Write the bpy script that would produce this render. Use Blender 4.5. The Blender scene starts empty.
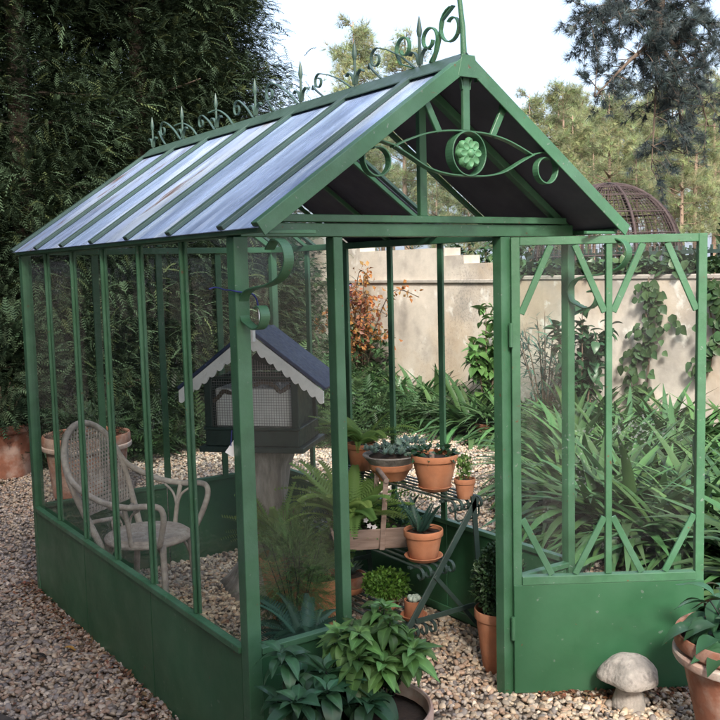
import bpy, math, random
import numpy as np
from mathutils import Vector, Matrix
random.seed(7)
rng = np.random.default_rng(11)
scene = bpy.context.scene
COL = scene.collection
V = Vector
rad = math.radians

# ------------------------------------------------------------------ camera
YAW, PITCH, ROLL, F = .6008, -.0969, -.0238, 939.64
CAM = V((-1.4779, -2.878, 1.8367))
fwd = V((math.sin(YAW)*math.cos(PITCH), math.cos(YAW)*math.cos(PITCH), math.sin(PITCH)))
rt = V((math.cos(YAW), -math.sin(YAW), 0)); up0 = rt.cross(fwd)
r2 = rt*math.cos(ROLL)+up0*math.sin(ROLL); u2 = -rt*math.sin(ROLL)+up0*math.cos(ROLL)
cd = bpy.data.cameras.new('camera'); cam = bpy.data.objects.new('camera', cd); COL.objects.link(cam)
M = Matrix((r2, u2, -fwd)).transposed().to_4x4(); M.translation = CAM
cam.matrix_world = M
cd.sensor_width = 36; cd.lens = F/720*36; cd.clip_end = 600; cd.clip_start = .05
scene.camera = cam
scene.cycles.max_bounces = 7; scene.cycles.diffuse_bounces = 3; scene.cycles.glossy_bounces = 3; scene.cycles.transparent_max_bounces = 16

# ------------------------------------------------------------------ light
SUN_EL, SUN_AZ = rad(38), rad(214)         # azimuth measured from +Y towards +X
w = bpy.data.worlds.new('World'); scene.world = w; w.use_nodes = True
nt = w.node_tree; bg = nt.nodes['Background']
sky = nt.nodes.new('ShaderNodeTexSky'); sky.sky_type = 'NISHITA'; sky.sun_disc = False
sky.sun_elevation = SUN_EL; sky.sun_rotation = SUN_AZ
sky.dust_density = 5; sky.air_density = 1.0; sky.ozone_density = .6
veil = nt.nodes.new('ShaderNodeMix'); veil.data_type = 'RGBA'; veil.inputs['Factor'].default_value = .5   # thin bright cloud veil over the blue
veil.inputs['B'].default_value = (2.3, 2.6, 3.2, 1); nt.links.new(sky.outputs[0], veil.inputs['A']); nt.links.new(veil.outputs['Result'], bg.inputs[0]); bg.inputs[1].default_value = .15
ld = bpy.data.lights.new('sun', 'SUN'); ld.energy = 2.3; ld.angle = rad(10); ld.color = (1, .95, .86)
sun = bpy.data.objects.new('sun', ld); COL.objects.link(sun)
sd = V((math.sin(SUN_AZ)*math.cos(SUN_EL), math.cos(SUN_AZ)*math.cos(SUN_EL), math.sin(SUN_EL)))
sun.rotation_euler = sd.to_track_quat('Z', 'Y').to_euler()
vs = scene.view_settings
vs.view_transform = 'Standard'; vs.look = 'None'; vs.gamma = 1; vs.exposure = 1.7; vs.use_curve_mapping = False

# ------------------------------------------------------------------ materials
def mat(name, base, rough=.6, metal=0., var=.25, scale=8., bump=0., bscale=60., spec=.5, second=None, sscale=3., samt=.5,
        attr=False, transl=0., stretch=None, objrand=0., chips=None, patch=None):
    m = bpy.data.materials.new(name); m.use_nodes = True
    n = m.node_tree.nodes; l = m.node_tree.links; b = n['Principled BSDF']
    b.inputs['Roughness'].default_value = rough; b.inputs['Metallic'].default_value = metal
    b.inputs['Specular IOR Level'].default_value = spec
    tc = n.new('ShaderNodeTexCoord'); vec = tc.outputs['Object']
    if stretch:
        mp = n.new('ShaderNodeMapping'); mp.inputs['Scale'].default_value = stretch
        l.new(vec, mp.inputs['Vector']); vec = mp.outputs[0]
    def noise(s, det=6, ro=.6):
        t = n.new('ShaderNodeTexNoise'); t.inputs['Scale'].default_value = s
        t.inputs['Detail'].default_value = det; t.inputs['Roughness'].default_value = ro
        l.new(vec, t.inputs['Vector']); return t.outputs['Fac']
    def ramp(fac, a, b_, lo, hi):
        r = n.new('ShaderNodeMapRange'); r.inputs[1].default_value = a; r.inputs[2].default_value = b_
        r.inputs[3].default_value = lo; r.inputs[4].default_value = hi; l.new(fac, r.inputs[0]); return r.outputs[0]
    col = n.new('ShaderNodeRGB'); col.outputs[0].default_value = (*base, 1); c = col.outputs[0]
    if second:
        mx = n.new('ShaderNodeMix'); mx.data_type = 'RGBA'
        l.new(ramp(noise(sscale), .45, .62, 0, samt), mx.inputs['Factor'])
        l.new(c, mx.inputs['A']); mx.inputs['B'].default_value = (*second, 1); c = mx.outputs['Result']
    def over(c, colr, fac):
        mx = n.new('ShaderNodeMix'); mx.data_type = 'RGBA'; l.new(fac, mx.inputs['Factor'])
        l.new(c, mx.inputs['A']); mx.inputs['B'].default_value = (*colr, 1); return mx.outputs['Result']
    if patch:
        for colr, sc, a0, a1, am in patch: c = over(c, colr, ramp(noise(sc, 8, .6), a0, a1, 0, am))
    if chips:
        for colr, sc, a0, am in chips: c = over(c, colr, ramp(noise(sc, 3, .5), a0, a0+.02, 0, am))
    def mul(c, fac):
        vm = n.new('ShaderNodeVectorMath'); vm.operation = 'SCALE'
        l.new(c, vm.inputs[0]); l.new(fac, vm.inputs['Scale']); return vm.outputs[0]
    if var: c = mul(c, ramp(noise(scale), .3, .7, 1-var, 1+var))
    if attr:
        a = n.new('ShaderNodeAttribute'); a.attribute_name = 'tint'
        vm = n.new('ShaderNodeVectorMath'); vm.operation = 'MULTIPLY'
        l.new(c, vm.inputs[0]); l.new(a.outputs['Color'], vm.inputs[1]); c = vm.outputs[0]
    if objrand:
        oi = n.new('ShaderNodeObjectInfo'); c = mul(c, ramp(oi.outputs['Random'], 0, 1, 1-objrand, 1+objrand))
    l.new(c, b.inputs['Base Color'])
    if var:
        l.new(ramp(noise(scale*2.3), .3, .7, max(.03, rough-.1), min(1, rough+.12)), b.inputs['Roughness'])
    if bump:
        bp = n.new('ShaderNodeBump'); bp.inputs['Strength'].default_value = bump; bp.inputs['Distance'].default_value = .01
        l.new(noise(bscale), bp.inputs['Height']); l.new(bp.outputs[0], b.inputs['Normal'])
    if transl:
        tr = n.new('ShaderNodeBsdfTranslucent'); l.new(c, tr.inputs['Color'])
        ms = n.new('ShaderNodeMixShader'); ms.inputs[0].default_value = transl
        l.new(b.outputs[0], ms.inputs[1]); l.new(tr.outputs[0], ms.inputs[2])
        l.new(ms.outputs[0], n['Material Output'].inputs['Surface'])
    return m

def glass_mat(name, dirt_lo, dirt_hi, tint=(.93, .96, .95)):
    m = bpy.data.materials.new(name); m.use_nodes = True
    n = m.node_tree.nodes; l = m.node_tree.links; n.remove(n['Principled BSDF'])
    tr = n.new('ShaderNodeBsdfTransparent'); tr.inputs[0].default_value = (*tint, 1)
    gl = n.new('ShaderNodeBsdfGlossy'); gl.inputs['Roughness'].default_value = .03
    lw = n.new('ShaderNodeLayerWeight'); pw = n.new('ShaderNodeMath'); pw.operation = 'POWER'; pw.inputs[1].default_value = 4
    l.new(lw.outputs['Facing'], pw.inputs[0])
    fr = n.new('ShaderNodeMapRange'); fr.inputs[3].default_value = .035; fr.inputs[4].default_value = .7; l.new(pw.outputs[0], fr.inputs[0])
    mx = n.new('ShaderNodeMixShader'); l.new(fr.outputs[0], mx.inputs[0]); l.new(tr.outputs[0], mx.inputs[1]); l.new(gl.outputs[0], mx.inputs[2])
    df = n.new('ShaderNodeBsdfDiffuse'); df.inputs[0].default_value = (.5, .52, .55, 1)
    tc = n.new('ShaderNodeTexCoord')
    t1 = n.new('ShaderNodeTexNoise'); t1.inputs['Scale'].default_value = 3.5; t1.inputs['Detail'].default_value = 10; t1.inputs['Roughness'].default_value = .72
    l.new(tc.outputs['Object'], t1.inputs['Vector'])
    mr = n.new('ShaderNodeMapRange'); mr.inputs[1].default_value = .42; mr.inputs[2].default_value = .72
    mr.inputs[3].default_value = dirt_lo; mr.inputs[4].default_value = dirt_hi; l.new(t1.outputs['Fac'], mr.inputs[0])
    t3 = n.new('ShaderNodeTexNoise'); t3.inputs['Scale'].default_value = 85; t3.inputs['Detail'].default_value = 3; l.new(tc.outputs['Object'], t3.inputs['Vector'])
    t4 = n.new('ShaderNodeTexNoise'); t4.inputs['Scale'].default_value = 2.3; t4.inputs['Detail'].default_value = 2; l.new(tc.outputs['Object'], t4.inputs['Vector'])
    ad = n.new('ShaderNodeMath'); ad.operation = 'ADD'; l.new(t3.outputs['Fac'], ad.inputs[0]); l.new(t4.outputs['Fac'], ad.inputs[1])
    sp = n.new('ShaderNodeMapRange'); sp.inputs[1].default_value = 1.24; sp.inputs[2].default_value = 1.32; sp.inputs[3].default_value = 0; sp.inputs[4].default_value = .2; l.new(ad.outputs[0], sp.inputs[0])
    mxx = n.new('ShaderNodeMath'); mxx.operation = 'MAXIMUM'; l.new(mr.outputs[0], mxx.inputs[0]); l.new(sp.outputs[0], mxx.inputs[1])
    m2 = n.new('ShaderNodeMixShader'); l.new(mxx.outputs[0], m2.inputs[0]); l.new(mx.outputs[0], m2.inputs[1]); l.new(df.outputs[0], m2.inputs[2])
    # slight waviness in the pane
    t2 = n.new('ShaderNodeTexNoise'); t2.inputs['Scale'].default_value = 5; l.new(tc.outputs['Object'], t2.inputs['Vector'])
    bp = n.new('ShaderNodeBump'); bp.inputs['Strength'].default_value = .08; bp.inputs['Distance'].default_value = .02
    l.new(t2.outputs['Fac'], bp.inputs['Height']); l.new(bp.outputs[0], gl.inputs['Normal'])
    l.new(m2.outputs[0], n['Material Output'].inputs['Surface'])
    return m

G = {}
G['green'] = mat('green_paint', (.044, .128, .064), .4, var=.22, scale=6, bump=.12, bscale=70, second=(.075, .16, .105), sscale=4, samt=.5, chips=[((.16,.2,.17), 45, .70, .7), ((.12,.06,.03), 38, .715, .8)])
G['panel'] = mat('green_panel_paint', (.026, .1, .045), .42, var=.2, scale=2.5, bump=.05, bscale=30, second=(.04, .122, .062), sscale=2, samt=.6, patch=[((.032,.085,.045), 5, .56, .72, .5)], chips=[((.14,.18,.15), 32, .71, .6), ((.12,.06,.03), 25, .73, .8)])
G['medal'] = mat('light_green_paint', (.10, .26, .125), .5, var=.2, scale=30)
G['rib'] = mat('dark_green_rib_paint', (.04, .075, .06), .4, var=.2, scale=6)
G['darkiron'] = mat('dark_green_iron', (.035, .06, .052), .5, var=.25, scale=12)
G['rust'] = mat('rusty_iron', (.045, .03, .03), .8, var=.3, scale=20)
G['zinc'] = mat('roof_sheet', (.5, .64, .92), .24, transl=.10, metal=.3, var=.2, scale=3, bump=.12, bscale=5, second=(.17, .24, .42), sscale=2.6, samt=.6, stretch=(.6, 2.4, .6), patch=[((.75,.85,.95), 1.7, .5, .62, .75)])  # blue and pale streaks put sky reflections into the colour
G['zincrust'] = mat('rusty_roof_sheet', (.45, .55, .78), .3, transl=.10, metal=.3, var=.2, scale=3, bump=.12, bscale=5, second=(.17, .24, .42), sscale=2.6, samt=.6, stretch=(.6, 2.4, .6), patch=[((.75,.85,.95), 1.7, .5, .62, .6), ((.2,.095,.05), 3.2, .57, .65, .9)])  # same reflection streaks in the colour; the brown patches are rust
G['lining'] = mat('dark_roof_lining', (.085, .075, .105), .6, var=.25, scale=4, bump=.05, bscale=40)
G['glass'] = glass_mat('window_glass', .002, .016)
G['roofglass'] = glass_mat('roof_glass', .03, .16, (.75, .8, .84))
G['terra'] = mat('terracotta', (.5, .2, .1), .85, var=.16, scale=14, bump=.12, bscale=160, second=(.5, .26, .16), sscale=6, samt=.5)
G['terraold'] = mat('old_terracotta', (.25, .1, .06), .88, var=.25, scale=10, bump=.2, bscale=110, second=(.42, .33, .28), sscale=6, samt=.6)
G['terrarim'] = mat('limed_terracotta', (.4, .27, .22), .88, var=.25, scale=10, bump=.2, bscale=110, second=(.5, .46, .42), sscale=8, samt=.8)
G['soil'] = mat('potting_soil', (.045, .03, .022), .95, var=.4, scale=40, bump=.8, bscale=80)
G['stone'] = mat('weathered_concrete', (.40, .36, .325), .9, var=.25, scale=14, bump=.9, bscale=45, patch=[((.14,.125,.115), 13, .52, .62, .8)], second=(.2, .19, .17), sscale=9, samt=.7)
G['stump'] = mat('weathered_driftwood', (.3, .28, .26), .9, var=.35, scale=9, bump=.8, bscale=18, stretch=(3, 3, .6), second=(.13, .11, .1), sscale=4, samt=.7)
G['wicker'] = mat('faded_cane', (.36, .31, .27), .75, var=.25, scale=25, bump=.3, bscale=150, second=(.5, .46, .42), sscale=12, samt=.6)
G['wood'] = mat('grey_crate_wood', (.34, .25, .21), .85, var=.25, scale=7, bump=.25, bscale=40, stretch=(.5, 4, 4), second=(.2, .13, .1), sscale=9, samt=.5)
G['timber'] = mat('dark_old_timber', (.06, .048, .04), .85, var=.35, scale=6, bump=.4, bscale=30)
G['bhdark'] = mat('dark_green_birdhouse_paint', (.012, .028, .024), .5, var=.25, scale=10)
G['bhwhite'] = mat('white_birdhouse_paint', (.78, .78, .78), .6, var=.12, scale=12, bump=.05)
G['bhblue'] = mat('blue_birdhouse_roof', (.016, .03, .085), .6, var=.25, scale=18, bump=.2, bscale=40)
G['wire'] = mat('grey_wire', (.2, .2, .2), .5, metal=.5, var=0)
G['twig'] = mat('brown_twig', (.1, .07, .05), .9, var=.3, scale=20, bump=.3)
G['bark'] = mat('brown_bark', (.09, .065, .05), .95, var=.4, scale=8, bump=.6, bscale=20, stretch=(3, 3, .5))
G['pinebark'] = mat('pale_pine_bark', (.21, .15, .11), .95, var=.35, scale=3, bump=.5, bscale=10)
G['render'] = mat('stained_lime_render', (.52, .465, .41), .92, var=.22, scale=2.2, bump=.3, bscale=30, second=(.4, .32, .245), sscale=.8, samt=.95, patch=[((.31,.28,.255), 1.3, .5, .64, .8), ((.62,.59,.55), 2.4, .57, .62, .8)])
G['coping'] = mat('grey_coping', (.33, .3, .27), .92, var=.2, scale=4, bump=.3, bscale=30)
G['tag'] = mat('white_tag', (.75, .75, .74), .5, var=.05)
G['string'] = mat('blue_string', (.02, .03, .16), .7, var=0)
G['earth'] = mat('brown_earth', (.2, .165, .135), .95, var=.4, scale=60, bump=1, bscale=90, second=(.27, .225, .19), sscale=25, samt=.7)
G['pebble'] = mat('pebbles', (.40, .345, .295), .6, var=0, scale=60, attr=True)
G['litter'] = mat('dead_leaves', (.17, .085, .045), .85, var=.3, scale=30, attr=True)
def leafmat(name, c, rough=.5, tr=.25, rnd=.12, spec=.35): return mat(name, c, rough, var=0, attr=True, transl=tr, objrand=rnd, spec=spec)
G['conifer'] = leafmat('dark_conifer_green', (.034, .054, .03), .85, 0, .12, .08)
G['pine'] = leafmat('pine_needle_green', (.24, .27, .14), .6, .35)  # far pine needles, base brightened to stand for sunlight
G['nearpine'] = leafmat('dark_pine_needles', (.04, .058, .06), .6, 0)
G['strap'] = leafmat('strap_leaf_green', (.07, .142, .055), .36, .22)
G['fern'] = leafmat('fern_green', (.19, .31, .09), .55, .35)
G['bluefern'] = leafmat('blue_fern_green', (.05, .12, .09), .5, .25)
G['leaf'] = leafmat('leaf_green', (.09, .18, .055), .42, .25)
G['darkleaf'] = leafmat('dark_leaf_green', (.03, .08, .038), .36, .15)
G['box'] = leafmat('boxwood_green', (.035, .07, .028), .45, .15)
G['lime'] = leafmat('bright_green', (.13, .27, .045), .5, .3)
G['succ'] = leafmat('blue_grey_succulent', (.2, .3, .26), .55, .1)
G['autumn'] = leafmat('orange_leaf', (.34, .15, .05), .55, .35)
G['yellow'] = leafmat('yellow_green_leaf', (.26, .23, .06), .55, .4)
G['ivy'] = leafmat('ivy_green', (.045, .085, .035), .4, .15)
G['white'] = leafmat('white_petal', (.8, .78, .8), .5, .2)
G['purple'] = leafmat('lilac_petal', (.45, .35, .7), .5, .2)
G['cactus'] = mat('pale_cactus', (.42, .5, .42), .8, var=.2, scale=40, bump=.5)

# ------------------------------------------------------------------ builders
def link(name, me, parent=None):
    o = bpy.data.objects.new(name, me); COL.objects.link(o)
    if parent: o.parent = parent
    return o

class MB:
    def __init__(s): s.v = []; s.f = []
    def add(s, vs, fs):
        k = len(s.v); s.v += [tuple(x) for x in vs]; s.f += [tuple(i+k for i in f) for f in fs]; return s
    def box(s, lo, hi):
        x0, y0, z0 = lo; x1, y1, z1 = hi
        return s.add([(x0,y0,z0),(x1,y0,z0),(x1,y1,z0),(x0,y1,z0),(x0,y0,z1),(x1,y0,z1),(x1,y1,z1),(x0,y1,z1)],
                     [(0,3,2,1),(4,5,6,7),(0,1,5,4),(1,2,6,5),(2,3,7,6),(3,0,4,7)])
    def bar(s, p0, p1, w, h, side=(0,1,0)):
        """box from p0 to p1; w along `side`, h across both"""
        p0 = V(p0); p1 = V(p1); d = (p1-p0).normalized(); sd_ = V(side); sd_ = (sd_-d*sd_.dot(d)).normalized(); n = d.cross(sd_)
        q = [p+sd_*a*w/2+n*b*h/2 for p in (p0, p1) for a, b in ((-1,-1),(1,-1),(1,1),(-1,1))]
        return s.add(q, [(0,3,2,1),(4,5,6,7),(0,1,5,4),(1,2,6,5),(2,3,7,6),(3,0,4,7)])
    def tube(s, pts, r, seg=8, closed=False):
        pts = [V(p) for p in pts]; n = len(pts)
        rr = r if isinstance(r, (list, tuple)) else [r]*n
        t0 = (pts[1]-pts[0]).normalized(); a = t0.orthogonal().normalized(); rings = []
        for i, p in enumerate(pts):
            if closed: t = (pts[(i+1) % n]-pts[i-1]).normalized()
            else: t = (pts[min(i+1, n-1)]-pts[max(i-1, 0)]).normalized()
            a = (a-t*a.dot(t)).normalized(); b = t.cross(a)
            rings.append([p+(a*math.cos(k*2*math.pi/seg)+b*math.sin(k*2*math.pi/seg))*rr[i] for k in range(seg)])
        vs = [x for r_ in rings for x in r_]; fs = []
        for i in range(n if closed else n-1):
            j = (i+1) % n
            for k in range(seg): fs.append((i*seg+k, i*seg+(k+1) % seg, j*seg+(k+1) % seg, j*seg+k))
        if not closed: fs += [tuple(range(seg))[::-1], tuple(range((n-1)*seg, n*seg))]
        return s.add(vs, fs)
    def ribbon(s, pts, wv, width, th):
        """flat bar: path pts, width along wv, thickness across"""
        pts = [V(p) for p in pts]; n = len(pts); wv = V(wv).normalized(); vs = []; fs = []
        for i, p in enumerate(pts):
            t = (pts[min(i+1, n-1)]-pts[max(i-1, 0)]).normalized(); nn = t.cross(wv).normalized()
            vs += [p+wv*a*width/2+nn*b*th/2 for a, b in ((-1,-1),(1,-1),(1,1),(-1,1))]
        for i in range(n-1):
            for k in range(4): fs.append((i*4+k, i*4+(k+1) % 4, i*4+4+(k+1) % 4, i*4+4+k))
        fs += [(3,2,1,0), tuple(range(4*n-4, 4*n))]
        return s.add(vs, fs)
    def lathe(s, prof, seg=40, c=(0,0,0), wob=0.):
        cx, cy, cz = c; n = len(prof); vs = []; fs = []
        ph = random.random()*6
        for r, z in prof:
            for k in range(seg):
                a = k*2*math.pi/seg; q = r*(1+wob*math.sin(3*a+ph+z*9)+wob*.6*math.sin(5*a+2*ph))
                vs.append((cx+q*math.cos(a), cy+q*math.sin(a), cz+z))
        for i in range(n-1):
            for k in range(seg): fs.append((i*seg+k, i*seg+(k+1) % seg, (i+1)*seg+(k+1) % seg, (i+1)*seg+k))
        if prof[0][0] > 1e-4: fs.append(tuple(range(seg))[::-1])
        if prof[-1][0] > 1e-4: fs.append(tuple(range((n-1)*seg, n*seg)))
        return s.add(vs, fs)
    def prism(s, poly, d0, axis=1, d1=None):
        """extrude 2-D polygon (other two axes) between d0 and d1 along axis"""
        def P(u, w, d): return {0: (d,u,w), 1: (u,d,w), 2: (u,w,d)}[axis]
        n = len(poly); vs = [P(u, w_, d0) for u, w_ in poly]+[P(u, w_, d1) for u, w_ in poly]
        fs = [tuple(range(n)), tuple(range(2*n-1, n-1, -1))]+[(i, i+n, (i+1) % n+n, (i+1) % n) for i in range(n)]
        return s.add(vs, fs)
    def build(s, name, m, parent=None, bevel=0., smooth=None, loc=None):
        me = bpy.data.meshes.new(name); me.from_pydata(s.v, [], s.f); me.validate(); me.update()
        import bmesh
        bm = bmesh.new(); bm.from_mesh(me); bmesh.ops.recalc_face_normals(bm, faces=bm.faces[:]); bm.to_mesh(me); bm.free()
        me.materials.append(G[m])
        if smooth:
            me.polygons.foreach_set('use_smooth', [True]*len(me.polygons))
            if smooth < 3: me.set_sharp_from_angle(angle=smooth)
        o = link(name, me, parent)
        if bevel:
            b = o.modifiers.new('bevel', 'BEVEL'); b.width = bevel; b.segments = 1; b.limit_method = 'ANGLE'; b.angle_limit = rad(40)
        if loc: o.location = loc
        return o

class NM:
    """numpy mesh: many transformed copies of leaf / frond / stone templates in one part"""
    def __init__(s): s.V = []; s.L = []; s.T = []; s.C = []; s.n = 0
    def raw(s, verts, faces, col):
        verts = np.asarray(verts, float); faces = np.asarray(faces)
        s.V.append(verts); s.L.append((faces+s.n).ravel()); s.T.append(np.full(len(faces), faces.shape[1])); s.C.append(col); s.n += len(verts)
    def inst(s, tv, tf, P, D, N, S, col, tc=None):
        P = np.atleast_2d(np.asarray(P, float)); n = len(P)
        if n == 0: return
        D = np.broadcast_to(np.asarray(D, float), (n, 3)).copy(); N = np.broadcast_to(np.asarray(N, float), (n, 3)).copy()
        D /= np.linalg.norm(D, axis=1, keepdims=True)+1e-9
        X = np.cross(D, N); X /= np.linalg.norm(X, axis=1, keepdims=True)+1e-9
        N = np.cross(X, D)
        S = np.asarray(S, float)
        if S.ndim == 1: S = np.repeat(S[:, None], 3, 1)
        if S.ndim == 0: S = np.full((n, 3), float(S))
        tv = np.asarray(tv, float); tf = np.asarray(tf)
        q = (P[:, None, :]+(tv[None, :, 0:1]*S[:, None, 0:1])*X[:, None, :]+(tv[None, :, 1:2]*S[:, None, 1:2])*D[:, None, :]
             + (tv[None, :, 2:3]*S[:, None, 2:3])*N[:, None, :])
        m = len(tv); f = (tf[None]+(np.arange(n)*m)[:, None, None]).reshape(-1, tf.shape[1])
        col = np.broadcast_to(np.asarray(col, float), (n, 3))
        cc = np.repeat(col, m, 0)
        if tc is not None: cc = cc*np.tile(np.asarray(tc), n)[:, None]
        s.raw(q.reshape(-1, 3), f, cc)
    def build(s, name, m, parent=None, smooth=True, loc=None):
        Vv = np.concatenate(s.V); L = np.concatenate(s.L).astype(np.int32); T = np.concatenate(s.T).astype(np.int32); Cc = np.concatenate(s.C)
        me = bpy.data.meshes.new(name); me.vertices.add(len(Vv)); me.vertices.foreach_set('co', Vv.ravel())
        me.loops.add(len(L)); me.loops.foreach_set('vertex_index', L)
        me.polygons.add(len(T)); me.polygons.foreach_set('loop_start', np.concatenate([[0], np.cumsum(T)[:-1]]).astype(np.int32))
        me.update(calc_edges=True)
        if smooth: me.polygons.foreach_set('use_smooth', np.ones(len(T), bool))
        a = me.attributes.new('tint', 'FLOAT_COLOR', 'POINT')
        a.data.foreach_set('color', np.concatenate([Cc, np.ones((len(Cc), 1))], 1).ravel())
        me.materials.append(G[m]); me.update()
        o = link(name, me, parent)
        if loc: o.location = loc
        return o

def blade(n=5, shape=None, droop=0., fold=0., w=.12):
    """leaf template along +y (length 1), 3 verts per row, quads"""
    vs = []; fs = []
    shape = shape or (lambda t: math.sin(math.pi*min(1, t*.92+.05))**.8)
    ang = 0.; y = z = 0.
    for i in range(n+1):
        t = i/n; hw = w*max(.02, shape(t))
        vs += [(-hw, y, z+fold*hw), (0, y, z), (hw, y, z+fold*hw)]
        ang -= droop/n; y += math.cos(ang)/n; z += math.sin(ang)/n
        if i < n:
            k = i*3; fs += [(k, k+1, k+4, k+3), (k+1, k+2, k+5, k+4)]
    return np.array(vs), np.array(fs)
def frond(pairs=10, droop=.8, w=.22, lw=.035, tip=.25, sweep=.5, tri=True):
    """fern / conifer frond: rachis along +y with pairs of pinnae, triangles"""
    vs = []; fs = []
    def pt(t): return np.array([0, (math.sin(droop*t)/droop if droop else t), -(1-math.cos(droop*t))/droop if droop else 0])
    for i in range(pairs):
        t = .08+.92*i/pairs; p = pt(t); L = w*(1-t*(1-tip))*min(1, .55+t*2.2)
        for sgn in (-1, 1):
            d = np.array([sgn*math.cos(sweep), math.sin(sweep), -.15]); q = p+d*L
            k = len(vs); pr = np.array([0, lw, 0])
            vs += [p-pr*.6, p+pr*.7, p+d*L*.6+pr*.7+np.array([0,0,.01]), q, p+d*L*.5-pr*.6]
            fs += [(k, k+1, k+2), (k, k+2, k+4), (k+4, k+2, k+3)]
    k = len(vs); a, b, c = pt(0), pt(.55), pt(1)
    vs += [a+[-.008,0,0], a+[.008,0,0], b+[.006,0,0], b+[-.006,0,0], c]
    fs += [(k, k+1, k+2), (k, k+2, k+3), (k+3, k+2, k+4)]
    return np.array(vs), np.array(fs)
def ru(a, b, n): return rng.uniform(a, b, n)
def sph(n):
    v = rng.normal(size=(n, 3)); return v/np.linalg.norm(v, axis=1, keepdims=True)
def tint(n, lo=.6, hi=1.35, hue=.12):
    b = ru(lo, hi, n)[:, None]; return b*(1+rng.uniform(-hue, hue, (n, 3))*np.array([1, .4, .8]))

def tag(o, label=None, cat=None, group=None, kind=None):
    if label: o['label'] = label
    if cat: o['category'] = cat
    if group: o['group'] = group
    if kind: o['kind'] = kind
    return o
def empty(name, loc=(0,0,0), rz=0., label=None, cat=None, group=None):
    o = link(name, None); o.location = loc; o.rotation_euler = (0, 0, rz); o.empty_display_size = .1
    return tag(o, label, cat, group)
def copy_tree(o, parent=None):
    c = o.copy(); COL.objects.link(c)
    if parent: c.parent = parent
    for ch in list(o.children): copy_tree(ch, c)
    return c

# ------------------------------------------------------------------ setting: ground, gravel
g = MB()
g.add([(-250,-250,-.012),(250,-250,-.012),(250,250,-.012),(-250,250,-.012)], [(0,1,2,3)])
tag(g.build('ground', 'earth'), kind='structure')

def ico(sub):
    t = (1+5**.5)/2
    v = [(-1,t,0),(1,t,0),(-1,-t,0),(1,-t,0),(0,-1,t),(0,1,t),(0,-1,-t),(0,1,-t),(t,0,-1),(t,0,1),(-t,0,-1),(-t,0,1)]
    f = [(0,11,5),(0,5,1),(0,1,7),(0,7,10),(0,10,11),(1,5,9),(5,11,4),(11,10,2),(10,7,6),(7,1,8),(3,9,4),(3,4,2),(3,2,6),(3,6,8),(3,8,9),(4,9,5),(2,4,11),(6,2,10),(8,6,7),(9,8,1)]
    v = [V(x).normalized() for x in v]
    for _ in range(sub):
        nf = []; mid = {}
        def m(a, b):
            k = (min(a, b), max(a, b))
            if k not in mid: mid[k] = len(v); v.append((v[a]+v[b]).normalized())
            return mid[k]
        for a, b, c in f:
            x, y, z = m(a, b), m(b, c), m(c, a); nf += [(a,x,z),(b,y,x),(c,z,y),(x,y,z)]
        f = nf
    return np.array([tuple(x) for x in v]), np.array(f)
def stones(region, dens, sub, smin, smax, nm, layers=.012, pale=(1,1,1)):
    tvs = []
    bv, bf = ico(sub)
    for k in range(5):
        q = bv.copy(); dr = sph(4)
        for d in dr: q *= (1+.16*np.sin(2.2*(q@d)+rng.uniform(0, 6)))[:, None]
        tvs.append(q)
    xs = [p[0] for p in region]; ys = [p[1] for p in region]
    A = (max(xs)-min(xs))*(max(ys)-min(ys)); n = int(A*dens)
    P = np.stack([ru(min(xs), max(xs), n), ru(min(ys), max(ys), n)], 1)
    ins = np.zeros(n, bool); j = len(region)-1
    for i in range(len(region)):
        xi, yi = region[i]; xj, yj = region[j]
        if yi != yj: ins ^= ((yi > P[:, 1]) != (yj > P[:, 1])) & (P[:, 0] < (xj-xi)*(P[:, 1]-yi)/(yj-yi)+xi)
        j = i
    P = P[ins]; n = len(P)
    # keep off the thin walls of the greenhouse
    P = np.concatenate([P, rng.uniform(0, layers, (n, 1))], 1)
    s = smin*(smax/smin)**(rng.random(n)**1.5)
    pal = np.array([[1,.97,.93],[1.25,1.15,1.0],[.72,.72,.76],[1.05,.85,.74],[.5,.5,.55],[1.55,1.5,1.42],[.85,.66,.52],[.6,.53,.47]])
    pr = np.array([.24,.18,.15,.14,.07,.07,.08,.07])
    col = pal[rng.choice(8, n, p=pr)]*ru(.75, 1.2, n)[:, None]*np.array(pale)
    D = sph(n); D[:, 2] *= .35
    N = sph(n)*.5+np.array([0,0,1])
    S = np.stack([s*ru(.75, 1.1, n), s*ru(.9, 1.4, n), s*ru(.5, .8, n)], 1)
    k = rng.integers(0, 5, n)
    for i in range(5):
        m = k == i
        nm.inst(tvs[i], bf, P[m], D[m], N[m], S[m], col[m])
nm = NM()
stones([(-1.3,.2),(.0,-.1),(0,2.7),(.0,3.6),(-1.3,3.6)], 3500, 1, .006, .0165, nm, pale=(.82,.81,.82))      # left of the greenhouse, pebble colour darkened to stand for shade
stones([(-1.3,3.6),(0,3.6),(0,2.66),(1.62,2.66),(1.6,7.3),(-2.2,7.3)], 1700, 0, .008, .018, nm, pale=(.7,.69,.7))         # behind on the left, shade put into the pebble colour more strongly
stones([(.02,.02),(1.58,.02),(1.58,2.6),(.02,2.6)], 3200, 1, .006, .016, nm, pale=(1.3,1.3,1.25))          # greenhouse floor, cream pebbles with door light also put into the colour
stones([(.1,-1.1),(1.6,-1.5),(2.7,-1.0),(2.4,0),(.02,0)], 3600, 1, .006, .0165, nm, pale=(1.2,1.2,1.15))      # front, pebbles lightened like the floor
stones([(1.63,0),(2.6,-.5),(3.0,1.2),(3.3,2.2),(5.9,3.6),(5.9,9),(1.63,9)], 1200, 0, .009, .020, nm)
tag(nm.build('gravel', 'pebble'), kind='stuff')
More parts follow.
